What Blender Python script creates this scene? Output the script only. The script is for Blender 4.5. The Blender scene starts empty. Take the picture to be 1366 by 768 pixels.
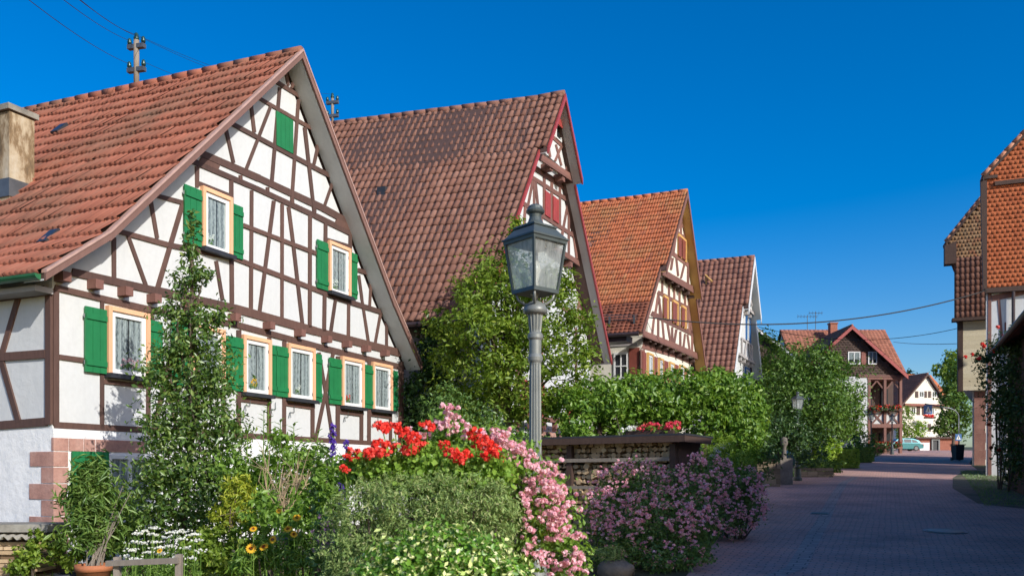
import bpy, math, random
import numpy as np
from mathutils import Vector
random.seed(7); RS = np.random.RandomState(11)
SC = bpy.context.scene
COL = SC.collection
F, HZ, CX = 1130.0, 631.0, 683.0            # lens of the photograph in pixels, eye level, centre
ORG = {}

def ground(y):
    y = np.asarray(y, float)
    return np.where(y < 12, -1.5 + .03*(y-12), np.where(y < 72, -1.5 + .053*(y-12), 1.68 + .034*(y-72)))
def gz(y): return float(ground(y))
def W(px, py, Y): return np.array([(px-CX)/F*Y, Y, (HZ-py)/F*Y])
def S(p, Y): return p/F*Y

# ------------------------------------------------------------------ materials
def newmat(name):
    m = bpy.data.materials.new(name); m.use_nodes = True
    nt = m.node_tree; b = nt.nodes['Principled BSDF']
    return m, nt, b
def ramp(nt, stops, fac):
    r = nt.nodes.new('ShaderNodeValToRGB'); e = r.color_ramp.elements
    while len(e) < len(stops): e.new(.5)
    for k, (p, c) in enumerate(stops):
        e[k].position = p; e[k].color = (*c, 1)
    nt.links.new(fac, r.inputs[0]); return r.outputs[0]
def noise(nt, scale, detail=4, rough=.6, vec=None, dist=0):
    n = nt.nodes.new('ShaderNodeTexNoise'); n.inputs['Scale'].default_value = scale
    n.inputs['Detail'].default_value = detail; n.inputs['Roughness'].default_value = rough
    n.inputs['Distortion'].default_value = dist
    if vec is None:
        tc = nt.nodes.new('ShaderNodeTexCoord'); vec = tc.outputs['Object']
    nt.links.new(vec, n.inputs['Vector']); return n.outputs['Fac']
def mixc(nt, fac, a, b, mode='MIX'):
    m = nt.nodes.new('ShaderNodeMix'); m.data_type = 'RGBA'; m.blend_type = mode
    for s, v in ((m.inputs[0], fac), (m.inputs[6], a), (m.inputs[7], b)):
        if hasattr(v, 'links') or hasattr(v, 'is_linked'): nt.links.new(v, s)
        elif isinstance(v, (int, float)): s.default_value = v
        else: s.default_value = (*v, 1)
    return m.outputs[2]
def bump(nt, b, h, strength=.3, dist=.02):
    n = nt.nodes.new('ShaderNodeBump'); n.inputs['Strength'].default_value = strength
    n.inputs['Distance'].default_value = dist
    nt.links.new(h, n.inputs['Height']); nt.links.new(n.outputs[0], b.inputs['Normal'])
def stretch(nt, s, rot=(0,0,0)):
    tc = nt.nodes.new('ShaderNodeTexCoord'); mp = nt.nodes.new('ShaderNodeMapping')
    mp.inputs['Scale'].default_value = s; mp.inputs['Rotation'].default_value = rot
    nt.links.new(tc.outputs['Object'], mp.inputs['Vector']); return mp.outputs[0]

def plaster(name, c, dirt=(.55,.52,.47), amt=.35, bs=.25):
    m, nt, b = newmat(name)
    n1 = noise(nt, .9, 6, .65); n2 = noise(nt, 14, 5, .7)
    f = ramp(nt, [(.45, (0,0,0)), (.8, (amt,)*3)], n1)
    col = mixc(nt, f, c, dirt)
    f2 = ramp(nt, [(.3, (.93,)*3), (.7, (1,)*3)], n2)
    col = mixc(nt, 1.0, col, f2, 'MULTIPLY')
    n3 = noise(nt, 2.2, 6, .7, stretch(nt, (3, 3, .35)))
    col = mixc(nt, ramp(nt, [(.5,(0,0,0)),(.75,(amt*1.3,)*3)], n3), col, tuple(x*.72 for x in c))
    nt.links.new(col, b.inputs['Base Color']); b.inputs['Roughness'].default_value = .9
    nb_ = noise(nt, 3.2, 3, .5); mm = nt.nodes.new('ShaderNodeMath'); mm.operation = 'MULTIPLY_ADD'; mm.inputs[1].default_value = 2.5; nt.links.new(nb_, mm.inputs[0]); nt.links.new(n2, mm.inputs[2])
    bump(nt, b, mm.outputs[0], bs*1.4, .012); return m
def wood(name, c, c2, rough=.75, scale=3, bs=.3):
    m, nt, b = newmat(name)
    n = noise(nt, scale, 6, .7, stretch(nt, (6, 6, 1.2)))
    n2 = noise(nt, 1.1, 3)
    col = mixc(nt, ramp(nt, [(.3,(0,0,0)),(.75,(1,1,1))], n), c, c2)
    col = mixc(nt, ramp(nt, [(.4,(0,0,0)),(.9,(.5,.5,.5))], n2), col, tuple(x*.7 for x in c))
    g = nt.nodes.new('ShaderNodeNewGeometry')
    col = mixc(nt, 1.0, col, ramp(nt, [(0,(.78,.78,.78)),(1,(1.18,1.14,1.1))], g.outputs['Random Per Island']), 'MULTIPLY')
    nt.links.new(col, b.inputs['Base Color']); b.inputs['Roughness'].default_value = rough
    bump(nt, b, n, bs, .006); return m
def paint(name, c, rough=.45, var=.17, metal=0, bs=.05):
    m, nt, b = newmat(name)
    n = noise(nt, 5, 5, .65)
    col = mixc(nt, ramp(nt, [(.3,(0,0,0)),(.8,(1,1,1))], n), c, tuple(x*(1-var*2) for x in c))
    nt.links.new(col, b.inputs['Base Color']); b.inputs['Roughness'].default_value = rough
    b.inputs['Metallic'].default_value = metal
    bump(nt, b, n, bs, .004); return m
def tilemat(name, stops, moss=(.10,.095,.06), amt=.6, ms=.55):
    m, nt, b = newmat(name)
    g = nt.nodes.new('ShaderNodeNewGeometry')
    b.inputs['Specular IOR Level'].default_value = .15
    col = ramp(nt, [(p, (c[0]*1.10, c[1]*1.05, c[2]*.92)) for p, c in stops], g.outputs['Random Per Island'])
    n1 = noise(nt, ms, 6, .7); n2 = noise(nt, 9, 5, .75); n3 = noise(nt, 30, 3)
    col = mixc(nt, ramp(nt, [(.46,(0,0,0)),(.72,(amt,)*3)], n1), col, moss)
    col = mixc(nt, ramp(nt, [(.58,(0,0,0)),(.75,(.6,)*3)], n2), col, (.12,.10,.08))
    col = mixc(nt, ramp(nt, [(.70,(0,0,0)),(.74,(.7,)*3)], n3), col, (.38,.36,.28))
    nt.links.new(col, b.inputs['Base Color']); b.inputs['Roughness'].default_value = .85
    bump(nt, b, n2, .3, .01); return m
def stone(name, stops, scale=2.5, bs=.4):
    m, nt, b = newmat(name)
    n = noise(nt, scale, 7, .7); n2 = noise(nt, scale*9, 4, .7)
    col = ramp(nt, stops, n)
    col = mixc(nt, .5, col, ramp(nt, [(.3,(.6,.6,.6)),(.7,(1,1,1))], n2), 'MULTIPLY')
    nt.links.new(col, b.inputs['Base Color']); b.inputs['Roughness'].default_value = .9
    bump(nt, b, n2, bs, .015); return m
def island(name, stops, rough=.8, bs=.2):
    m, nt, b = newmat(name)
    g = nt.nodes.new('ShaderNodeNewGeometry')
    col = ramp(nt, stops, g.outputs['Random Per Island'])
    n2 = noise(nt, 18, 5, .7)
    col = mixc(nt, .6, col, ramp(nt, [(.3,(.55,.55,.55)),(.7,(1,1,1))], n2), 'MULTIPLY')
    nt.links.new(col, b.inputs['Base Color']); b.inputs['Roughness'].default_value = rough
    bump(nt, b, n2, bs, .01); return m
def leafmat(name, stops, trans=.35, gloss=.05, grough=.4, gain=None):
    if gain is None: gain = 1.62 if 'petal' not in name else 1.05
    gloss *= .6
    m = bpy.data.materials.new(name); m.use_nodes = True
    nt = m.node_tree; nt.nodes.clear()
    out = nt.nodes.new('ShaderNodeOutputMaterial')
    g = nt.nodes.new('ShaderNodeNewGeometry')
    col = ramp(nt, [(p, tuple(min(.85, x*gain) for x in c)) for p, c in stops], g.outputs['Random Per Island'])
    d = nt.nodes.new('ShaderNodeBsdfDiffuse'); t = nt.nodes.new('ShaderNodeBsdfTranslucent')
    gl = nt.nodes.new('ShaderNodeBsdfGlossy'); gl.inputs['Roughness'].default_value = grough
    gl.inputs['Color'].default_value = (.9,.95,.9,1)
    nt.links.new(col, d.inputs['Color'])
    nt.links.new(mixc(nt, 1.0, col, (1.25,1.25,.55), 'MULTIPLY'), t.inputs['Color'])
    m1 = nt.nodes.new('ShaderNodeMixShader'); m1.inputs[0].default_value = trans
    m2 = nt.nodes.new('ShaderNodeMixShader'); m2.inputs[0].default_value = gloss
    nt.links.new(d.outputs[0], m1.inputs[1]); nt.links.new(t.outputs[0], m1.inputs[2])
    nt.links.new(m1.outputs[0], m2.inputs[1]); nt.links.new(gl.outputs[0], m2.inputs[2])
    nt.links.new(m2.outputs[0], out.inputs['Surface']); return m
def glassmat(name, tint=(.9,.95,.95), refl=.05, rough=.02, bs=0, frost=0., edge=.5):
    m = bpy.data.materials.new(name); m.use_nodes = True
    nt = m.node_tree; nt.nodes.clear()
    out = nt.nodes.new('ShaderNodeOutputMaterial')
    t = nt.nodes.new('ShaderNodeBsdfTransparent'); t.inputs['Color'].default_value = (*tint, 1)
    g = nt.nodes.new('ShaderNodeBsdfGlossy'); g.inputs['Roughness'].default_value = rough
    mx = nt.nodes.new('ShaderNodeMixShader')
    lw = nt.nodes.new('ShaderNodeLayerWeight'); lw.inputs['Blend'].default_value = .5
    pw = nt.nodes.new('ShaderNodeMath'); pw.operation = 'POWER'; pw.inputs[1].default_value = 4
    ml = nt.nodes.new('ShaderNodeMath'); ml.operation = 'MULTIPLY_ADD'; ml.inputs[1].default_value = edge; ml.inputs[2].default_value = refl
    nt.links.new(lw.outputs['Facing'], pw.inputs[0]); nt.links.new(pw.outputs[0], ml.inputs[0]); nt.links.new(ml.outputs[0], mx.inputs[0])
    base = t.outputs[0]
    if frost:
        d = nt.nodes.new('ShaderNodeBsdfDiffuse'); d.inputs['Color'].default_value = (.7,.74,.73,1)
        tr = nt.nodes.new('ShaderNodeBsdfTranslucent'); tr.inputs['Color'].default_value = (.7,.74,.73,1)
        ad = nt.nodes.new('ShaderNodeMixShader'); nt.links.new(d.outputs[0], ad.inputs[1]); nt.links.new(tr.outputs[0], ad.inputs[2])
        m2 = nt.nodes.new('ShaderNodeMixShader'); nt.links.new(t.outputs[0], m2.inputs[1]); nt.links.new(ad.outputs[0], m2.inputs[2])
        n0 = noise(nt, 30, 4, .7, stretch(nt, (1,1,.25)))
        nt.links.new(ramp(nt, [(.3,(frost*.6,)*3),(.7,(min(1,frost*1.35),)*3)], n0), m2.inputs[0]); base = m2.outputs[0]
    nt.links.new(base, mx.inputs[1]); nt.links.new(g.outputs[0], mx.inputs[2])
    nt.links.new(mx.outputs[0], out.inputs['Surface'])
    if bs:
        n = noise(nt, 40, 2, .5, stretch(nt, (1,1,.35)))
        bp = nt.nodes.new('ShaderNodeBump'); bp.inputs['Strength'].default_value = bs; bp.inputs['Distance'].default_value = .01
        nt.links.new(n, bp.inputs['Height']); nt.links.new(bp.outputs[0], g.inputs['Normal'])
    return m

M = {}
M['white'] = plaster('white_plaster', (.60,.61,.61), amt=.2)
M['rough'] = plaster('rough_plaster', (.80,.80,.80), (.6,.6,.58), .2, .5)
M['cream'] = plaster('cream_plaster', (.76,.70,.60), amt=.2)
M['ivory'] = plaster('ivory_plaster', (.74,.70,.60), amt=.2)
M['timber'] = wood('brown_timber', (.082,.043,.034), (.13,.07,.055))
M['timber2'] = wood('red_brown_timber', (.17,.075,.06), (.22,.11,.09))
M['timber3'] = wood('dark_timber', (.06,.035,.03), (.10,.055,.045))
M['barge'] = wood('brown_bargeboard', (.16,.085,.07), (.21,.12,.10))
M['soffit'] = plaster('pale_soffit', (.62,.64,.64), (.45,.45,.44), .3, .1)
M['soffit_g'] = plaster('grey_soffit', (.40,.37,.36), (.28,.26,.25), .3, .1)
M['ochre'] = wood('ochre_soffit', (.50,.29,.09), (.58,.36,.13), bs=.1)
M['redpaint'] = paint('red_paint', (.38,.06,.055))
M['redbrown'] = paint('red_brown_paint', (.25,.07,.05))
M['green'] = paint('green_shutter_paint', (.016,.19,.062), .5, .12)
M['blue'] = paint('blue_paint', (.03,.14,.38))
M['orange'] = wood('orange_casing', (.74,.40,.225), (.78,.46,.28), .6, 4, .1)
M['winwhite'] = paint('white_window_paint', (.78,.78,.77), .35, .04)
M['slate'] = paint('dark_slate', (.035,.037,.045), .5, .2)
M['dark'] = paint('room_darkness_and_figure_black', (.012,.013,.016), .8, .1)  # near-black for painted room darkness at windows and doorways, and for the sign figure
M['curtain'] = None
M['glass'] = glassmat('window_glass')
M['lampglass'] = glassmat('frosted_lamp_glass', (.86,.90,.89), .06, .25, .6, .42)
M['gutter'] = paint('green_gutter', (.03,.16,.07), .3)
M['copper'] = paint('dark_gutter', (.06,.04,.04), .4)
M['flash'] = paint('pale_verge_trim', (.50,.32,.27), .5)
M['lead'] = paint('grey_metal', (.18,.19,.20), .45, .2, .6)
M['iron'] = paint('grey_green_iron', (.20,.215,.205), .42, .15, .15)
M['iron2'] = paint('dark_iron', (.085,.105,.105), .42, .2, .15)
M['wire'] = paint('black_cable', (.012,.012,.014), .6)
M['terracotta'] = paint('terracotta', (.48,.17,.075), .8, .2)
M['sand'] = stone('sandstone', [(.3,(.33,.17,.14)),(.5,(.46,.25,.20)),(.7,(.54,.33,.27))])
M['sand2'] = stone('red_sandstone', [(.3,(.24,.11,.085)),(.5,(.33,.16,.125)),(.7,(.42,.22,.17))])
M['stone'] = stone('grey_stone', [(.3,(.10,.09,.08)),(.5,(.19,.16,.13)),(.7,(.27,.22,.17))])
M['concrete'] = stone('old_concrete', [(.3,(.15,.14,.12)),(.5,(.27,.25,.21)),(.7,(.38,.36,.31))], 3)
M['brickred'] = stone('red_brick', [(.3,(.26,.09,.06)),(.6,(.36,.14,.09)),(.8,(.42,.2,.14))], 5)
M['tile1'] = tilemat('clay_tiles_red', [(0,(.30,.115,.085)),(.4,(.345,.135,.10)),(.75,(.265,.10,.075)),(1,(.33,.145,.11))], (.13,.10,.07), .85, .38)
M['tile2'] = tilemat('clay_tiles_brown', [(0,(.195,.098,.082)),(.4,(.235,.125,.105)),(.75,(.17,.085,.072)),(1,(.27,.15,.13))], (.16,.10,.08), .22, 1.3)
M['tile3'] = tilemat('clay_tiles_orange', [(0,(.43,.14,.075)),(.4,(.47,.16,.085)),(.7,(.39,.125,.07)),(.95,(.35,.13,.085)),(1,(.48,.22,.12))], (.34,.26,.11), .45, .6)
M['tile3b'] = tilemat('flat_tiles_brown', [(0,(.24,.085,.06)),(.5,(.30,.115,.08)),(1,(.19,.075,.06))], (.15,.10,.08), .3)
M['tile4'] = tilemat('clay_tiles_dark', [(0,(.23,.115,.10)),(.4,(.28,.145,.125)),(1,(.19,.09,.08))], (.15,.11,.10), .3)
M['tile5'] = tilemat('clay_tiles_far', [(0,(.27,.115,.09)),(.5,(.32,.14,.11)),(1,(.22,.095,.075))], (.2,.12,.09), .3)
M['scale'] = tilemat('fish_scale_tiles', [(0,(.46,.14,.07)),(.5,(.53,.17,.085)),(1,(.39,.115,.06))], (.4,.15,.08), .3)
M['mottle'] = tilemat('mottled_tiles', [(0,(.33,.19,.11)),(.4,(.40,.26,.17)),(.7,(.25,.16,.11)),(1,(.36,.16,.10))], (.22,.2,.12), .5)
M['logs'] = island('split_logs', [(0,(.34,.22,.12)),(.4,(.58,.42,.25)),(.7,(.44,.29,.16)),(1,(.68,.52,.33))])
M['bark'] = wood('bark', (.075,.055,.04), (.13,.10,.075), .9, 4, .8)
M['twig'] = wood('dry_twig', (.30,.22,.13), (.40,.31,.2), .9)
M['railwood'] = wood('weathered_wood', (.20,.17,.14), (.30,.26,.22), .9)
M['darkwood'] = wood('old_dark_boards', (.055,.03,.022), (.085,.05,.038), .8)
M['soil'] = stone('soil', [(.3,(.05,.035,.025)),(.6,(.09,.065,.045)),(.8,(.12,.09,.06))], 3)
M['bulb'] = paint('lamp_bulb', (.7,.68,.62), .2)
M['porcelain'] = paint('green_insulator', (.02,.07,.065), .2)

L = {}
def stopsG(a, b, c, d=None):
    s = [(0,a),(.45,b),(.85,c)]
    s.append((1, d or c)); return s
L['column'] = leafmat('column_leaf', stopsG((.03,.065,.014),(.06,.11,.02),(.095,.15,.03),(.16,.20,.05)), .3, .07, .35)
L['tree2'] = leafmat('garden_tree_leaf', stopsG((.065,.112,.014),(.112,.172,.022),(.165,.225,.034),(.24,.28,.05)), .40, .03)
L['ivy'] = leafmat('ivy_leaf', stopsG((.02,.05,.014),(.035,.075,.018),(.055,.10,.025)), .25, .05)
L['hedge'] = leafmat('vine_leaf', stopsG((.055,.115,.016),(.095,.175,.022),(.14,.225,.03),(.20,.27,.055)), .35, .05)
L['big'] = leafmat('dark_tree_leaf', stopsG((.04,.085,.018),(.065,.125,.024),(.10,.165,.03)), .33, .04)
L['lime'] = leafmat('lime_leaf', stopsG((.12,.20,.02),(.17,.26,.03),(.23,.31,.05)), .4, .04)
L['rose'] = leafmat('rose_leaf', stopsG((.045,.09,.022),(.07,.13,.03),(.10,.165,.04)), .33, .05)
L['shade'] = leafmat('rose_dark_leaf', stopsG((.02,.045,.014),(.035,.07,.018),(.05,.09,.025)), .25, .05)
L['olean'] = leafmat('oleander_leaf', stopsG((.05,.10,.02),(.085,.145,.03),(.12,.18,.04)), .3, .05)
L['fors'] = leafmat('golden_leaf', stopsG((.16,.21,.02),(.24,.28,.03),(.32,.32,.04)), .4, .04)
L['garden'] = leafmat('garden_leaf', stopsG((.07,.13,.02),(.11,.19,.028),(.15,.24,.04)), .38, .04)
L['sant'] = leafmat('grey_green_leaf', stopsG((.10,.165,.05),(.155,.22,.07),(.205,.26,.095),(.29,.29,.15)), .25, .02)
L['euon'] = leafmat('variegated_leaf', [(0,(.05,.12,.015)),(.55,(.09,.19,.02)),(.72,(.14,.25,.03)),(.78,(.48,.52,.20)),(1,(.62,.60,.30))], .25, .07)
L['geran'] = leafmat('geranium_leaf', stopsG((.08,.15,.02),(.13,.22,.03),(.18,.28,.045)), .35, .04)
L['grass'] = leafmat('grass_blade', stopsG((.06,.12,.02),(.10,.18,.03),(.15,.23,.05)), .35, .03)
L['conifer'] = leafmat('far_conifer', stopsG((.025,.05,.025),(.04,.07,.03),(.05,.085,.035)), .2, .02)
P = {}
P['red'] = leafmat('red_petal', [(0,(.70,.03,.022)),(.5,(.80,.06,.045)),(1,(.84,.13,.10))], .3, .03)
P['pink'] = leafmat('pink_petal', [(0,(.68,.28,.40)),(.5,(.78,.42,.52)),(1,(.82,.60,.65))], .3, .02)
P['mauve'] = leafmat('mauve_petal', [(0,(.80,.29,.44)),(.5,(.85,.43,.54)),(1,(.85,.60,.66))], .3, .02)
P['white'] = leafmat('white_petal', [(0,(.72,.72,.68)),(1,(.82,.82,.78))], .2, .02)
P['purple'] = leafmat('purple_petal', [(0,(.07,.03,.30)),(1,(.13,.06,.42))], .3, .02)
P['yellow'] = leafmat('yellow_petal', [(0,(.75,.38,.02)),(1,(.82,.52,.04))], .3, .02)
P['maroon'] = leafmat('maroon_petal', [(0,(.22,.03,.012)),(1,(.34,.05,.02))], .2, .02)
P['lilac'] = leafmat('lilac_petal', [(0,(.28,.14,.30)),(1,(.38,.22,.38))], .3, .02)

# lace curtain: threads and gaps in the cloth itself
m, nt, b = newmat('lace_curtain')
wv = nt.nodes.new('ShaderNodeTexWave'); wv.inputs['Scale'].default_value = 5; wv.inputs['Distortion'].default_value = 3
oi = nt.nodes.new('ShaderNodeObjectInfo'); va = nt.nodes.new('ShaderNodeVectorMath'); va.operation = 'ADD'
sm = nt.nodes.new('ShaderNodeMath'); sm.operation = 'MULTIPLY'; sm.inputs[1].default_value = 37.0
nt.links.new(oi.outputs['Random'], sm.inputs[0]); nt.links.new(stretch(nt, (1.5,1.5,.35)), va.inputs[0]); nt.links.new(sm.outputs[0], va.inputs[1]); nt.links.new(va.outputs[0], wv.inputs['Vector'])
n = noise(nt, 42, 3, .6, va.outputs[0])
c = ramp(nt, [(.35,(.07,.085,.09)),(.62,(.30,.32,.33))], n)
c = mixc(nt, ramp(nt, [(.2,(0,0,0)),(.9,(.45,.45,.45))], wv.outputs['Fac']), c, (.48,.51,.50))
nt.links.new(c, b.inputs['Base Color']); b.inputs['Roughness'].default_value = .95
M['curtain'] = m

# ------------------------------------------------------------------ mesh builder
class MB:
    def __init__(s): s.v = []; s.f = []
    def add(s, vs, fs):
        o = len(s.v); s.v.extend([tuple(map(float, p)) for p in vs]); s.f.extend([tuple(i+o for i in f) for f in fs]); return s
    def prism(s, poly, off):
        n = len(poly); off = np.asarray(off, float); a = [np.asarray(p, float) for p in poly]; b = [p+off for p in a]
        fs = [tuple(range(n)), tuple(range(2*n-1, n-1, -1))]
        fs += [(i, i+n, (i+1) % n+n, (i+1) % n) for i in range(n)]
        return s.add(a+b, fs)
    def box(s, c, x, y, z):
        c, x, y, z = (np.asarray(k, float) for k in (c, x, y, z))
        return s.prism([c-x-y-z, c+x-y-z, c+x+y-z, c-x+y-z], 2*z)
    def abox(s, x0, x1, y0, y1, z0, z1):
        return s.prism([(x0,y0,z0),(x1,y0,z0),(x1,y1,z0),(x0,y1,z0)], (0,0,z1-z0))
    def tube(s, pts, rad, n=8, cap=True):
        pts = [np.asarray(p, float) for p in pts]
        if not hasattr(rad, '__len__'): rad = [rad]*len(pts)
        vs = []; fs = []; k = len(pts); a = None
        for i, p in enumerate(pts):
            t = pts[min(i+1, k-1)]-pts[max(i-1, 0)]; t = t/(np.linalg.norm(t)+1e-9)
            if a is None:
                a = np.cross(t, (0,0,1) if abs(t[2]) < .9 else (1,0,0))
            a = a-t*np.dot(a, t); a /= np.linalg.norm(a)+1e-9; b = np.cross(t, a)
            for j in range(n):
                q = 2*math.pi*j/n; vs.append(p+rad[i]*(math.cos(q)*a+math.sin(q)*b))
        for i in range(k-1):
            for j in range(n):
                fs.append((i*n+j, i*n+(j+1) % n, (i+1)*n+(j+1) % n, (i+1)*n+j))
        if cap: fs += [tuple(range(n-1,-1,-1)), tuple(range((k-1)*n, k*n))]
        return s.add(vs, fs)
    def lathe(s, c, prof, n=20, flute=0, fl=(0,0)):
        vs = []; fs = []; c = np.asarray(c, float)
        for r, z in prof:
            for j in range(n):
                q = 2*math.pi*j/n; rr = r
                if flute and (fl[0] <= z <= fl[1] or fl[2] <= z <= fl[3]) and j % 3 == 0: rr = r*(1-flute)
                vs.append(c+np.array([rr*math.cos(q), rr*math.sin(q), z]))
        k = len(prof)
        for i in range(k-1):
            for j in range(n):
                fs.append((i*n+j, i*n+(j+1) % n, (i+1)*n+(j+1) % n, (i+1)*n+j))
        fs += [tuple(range(n-1,-1,-1)), tuple(range((k-1)*n, k*n))]
        return s.add(vs, fs)
    def frustum(s, c, r0, r1, z0, z1, rot, n=4):
        c = np.asarray(c, float); k = math.sqrt(2) if n == 4 else 1
        def ring(r, z): return [c+np.array([k*r*math.cos(rot+2*math.pi*i/n), k*r*math.sin(rot+2*math.pi*i/n), z]) for i in range(n)]
        vs = ring(r0, z0)+ring(r1, z1)
        return s.add(vs, [tuple(range(n-1,-1,-1)), tuple(range(n, 2*n))]+[(i, (i+1) % n, (i+1) % n+n, i+n) for i in range(n)])
    def ball(s, c, r, n=10, m=7, sc=(1,1,1)):
        c = np.asarray(c, float)
        prof = [(max(1e-3, r*math.sin(math.pi*i/m)), -r*math.cos(math.pi*i/m)) for i in range(m+1)]
        o = len(s.v); s.lathe((0,0,0), prof, n)
        for i in range(o, len(s.v)): s.v[i] = tuple(c+np.array(s.v[i])*np.array(sc))
        return s
    def build(s, name, mat, parent=None, smooth=False, kind=None, org=None):
        v = np.array(s.v); return mesh(name, v, s.f, mat, parent, smooth, kind, org)

def mesh(name, v, f, mat, parent=None, smooth=False, kind=None, org=None):
    me = bpy.data.meshes.new(name); o = bpy.data.objects.new(name, me); COL.objects.link(o)
    v = np.asarray(v, float).reshape(-1, 3)
    if parent is not None:
        og = ORG[parent.name]; o.parent = parent
    elif org is not None: og = np.asarray(org, float); o.location = og
    else: og = np.zeros(3)
    ORG[o.name] = og
    v = v-og
    if isinstance(f, np.ndarray):
        k = f.shape[1]
        me.vertices.add(len(v)); me.vertices.foreach_set('co', v.astype(np.float32).ravel())
        me.loops.add(f.size); me.loops.foreach_set('vertex_index', f.astype(np.int32).ravel())
        me.polygons.add(len(f)); me.polygons.foreach_set('loop_start', np.arange(0, f.size, k, dtype=np.int32))
        me.update(calc_edges=True)
    else:
        me.from_pydata([tuple(p) for p in v], [], f); me.update()
    if smooth: me.polygons.foreach_set('use_smooth', [True]*len(me.polygons))
    if mat is not None: me.materials.append(mat)
    if kind: o['kind'] = kind
    return o
def tag(o, label, cat, group=None, kind=None):
    o['label'] = label; o['category'] = cat
    if group: o['group'] = group
    if kind: o['kind'] = kind
    return o
def thing(name, label, cat, loc, group=None):
    o = bpy.data.objects.new(name, None); COL.objects.link(o); o.location = tuple(map(float, loc))
    o.empty_display_size = .2
    ORG[o.name] = np.asarray(loc, float); return tag(o, label, cat, group)
def structure(o): o['kind'] = 'structure'; return o
def dup(root, loc, label=None, rz=None, scale=None):
    r = root.copy(); COL.objects.link(r); r.location = tuple(map(float, loc))
    if label: r['label'] = label
    if rz is not None: r.rotation_euler = (0, 0, rz)
    if scale: r.scale = (scale,)*3
    for ch in list(root.children):
        c = ch.copy(); COL.objects.link(c); c.parent = r
        for g in list(ch.children):
            d = g.copy(); COL.objects.link(d); d.parent = c
    return r

# ------------------------------------------------------------------ foliage
def unit(a): return a/(np.linalg.norm(a, axis=1, keepdims=True)+1e-9)
def leafmesh(p, n, t, s, w, fold=.12):
    """one folded diamond leaf per point"""
    k = len(p); t = unit(t-n*(t*n).sum(1, keepdims=True)); b = np.cross(n, t); s = s[:, None]
    v = np.empty((k, 4, 3)); v[:, 0] = p-t*s*.5; v[:, 2] = p+t*s*.5
    v[:, 1] = p+b*s*w*.5+n*s*fold-t*s*.08; v[:, 3] = p-b*s*w*.5+n*s*fold-t*s*.08
    i = np.arange(k)[:, None]*4
    f = np.concatenate([i+np.array([[0, 1, 2]]), i+np.array([[0, 2, 3]])], 0)
    return v.reshape(-1, 3), f
def bumpy(d, k, amp):
    a = RS.normal(size=(k, 3))*2.6; ph = RS.uniform(0, 6.28, k)
    return 1+amp*np.cos(d@a.T+ph).sum(1)/math.sqrt(k)
def foliage(blobs, n, size, w=.5, shell=.45, lpc=12, cl=.13, up=.35, out=.6, amp=.16, dirup=0., hole=0.):
    """blobs: (centre, radii); leaves sit in clumps through the outer part of each blob"""
    R = [np.asarray(b[1], float)*np.ones(3) for b in blobs]
    wt = np.array([(r[0]*r[1]+r[1]*r[2]+r[0]*r[2]) for r in R]); wt /= wt.sum()
    PP = []; NN = []
    for (c, _), r, q in zip(blobs, R, wt):
        k = max(3, int(n*q/lpc)); d = unit(RS.normal(size=(k, 3)))
        rad = (shell+(1-shell)*RS.uniform(0, 1, k)**.6)*bumpy(d, 7, amp)
        ctr = np.asarray(c, float)+d*r*rad[:, None]
        cs = cl*r.mean()*RS.uniform(.5, 1.5, (k, 1, 1))
        m = lpc
        pp = ctr[:, None, :]+RS.normal(size=(k, m, 3))*cs*np.array([1,1,.75])
        nn = d[:, None, :]*out+RS.normal(size=(k, m, 3))*.55+np.array([0,0,up])
        PP.append(pp.reshape(-1, 3)); NN.append(nn.reshape(-1, 3))
    p = np.concatenate(PP); nrm = unit(np.concatenate(NN)); k = len(p)
    t = RS.normal(size=(k, 3))+np.array([0,0,dirup])
    s = size*RS.uniform(.6, 1.3, k)
    return leafmesh(p, nrm, t, s, w)
def leaves(name, mat, parent, blobs, n, size, **kw):
    v, f = foliage(blobs, n, size, **kw); return mesh(name, v, f, mat, parent)
def petals_at(centers, r, per, size, w=.9, squash=.7):
    c = np.repeat(np.asarray(centers), per, 0); k = len(c)
    d = unit(RS.normal(size=(k, 3))+np.array([0,-.3,.35])); rr = (np.asarray(r)*np.ones(len(centers))).repeat(per)
    p = c+d*(rr*RS.uniform(.55, 1, k))[:, None]*np.array([1,1,squash])
    n = unit(d+RS.normal(size=(k, 3))*.35)
    return leafmesh(p, n, RS.normal(size=(k, 3)), size*RS.uniform(.7, 1.2, k), w, .05)
def on_blobs(blobs, n, amp=.12, front=None, lo=.92, hi=1.06):
    R = [np.asarray(b[1], float)*np.ones(3) for b in blobs]; wt = np.array([r[0]*r[2] for r in R]); wt /= wt.sum()
    out = []
    while len(out) < n:
        i = RS.choice(len(blobs), p=wt); d = RS.normal(size=3); d /= np.linalg.norm(d)
        if front is not None and np.dot(d, front) < -.15: continue
        p = np.asarray(blobs[i][0])+d*R[i]*RS.uniform(lo, hi)
        ok = True
        for j, (c, _) in enumerate(blobs):
            if j != i and (((p-np.asarray(c))/R[j])**2).sum() < .8: ok = False; break
        if ok: out.append(p)
    return np.array(out)
def branch_tree(mb, base, top, r0, r1, limbs, seed=0):
    rg = random.Random(seed); base = np.asarray(base, float); top = np.asarray(top, float)
    pts = [base+(top-base)*k/5+np.array([rg.uniform(-1,1), rg.uniform(-1,1), 0])*.03*np.linalg.norm(top-base)*(0 < k < 5) for k in range(6)]
    mb.tube(pts, [r0*1.25]+[r0+(r1-r0)*k/5 for k in range(1, 6)], 9)
    for e in limbs:
        e = np.asarray(e, float); k = rg.uniform(.45, .95); s = base+(top-base)*k
        mid = (s+e)/2+np.array([rg.uniform(-.1,.1), rg.uniform(-.1,.1), .12])*np.linalg.norm(e-s)
        rr = r0+(r1-r0)*k; mb.tube([s, mid, e], [rr*.6, rr*.4, rr*.12], 6)
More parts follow.
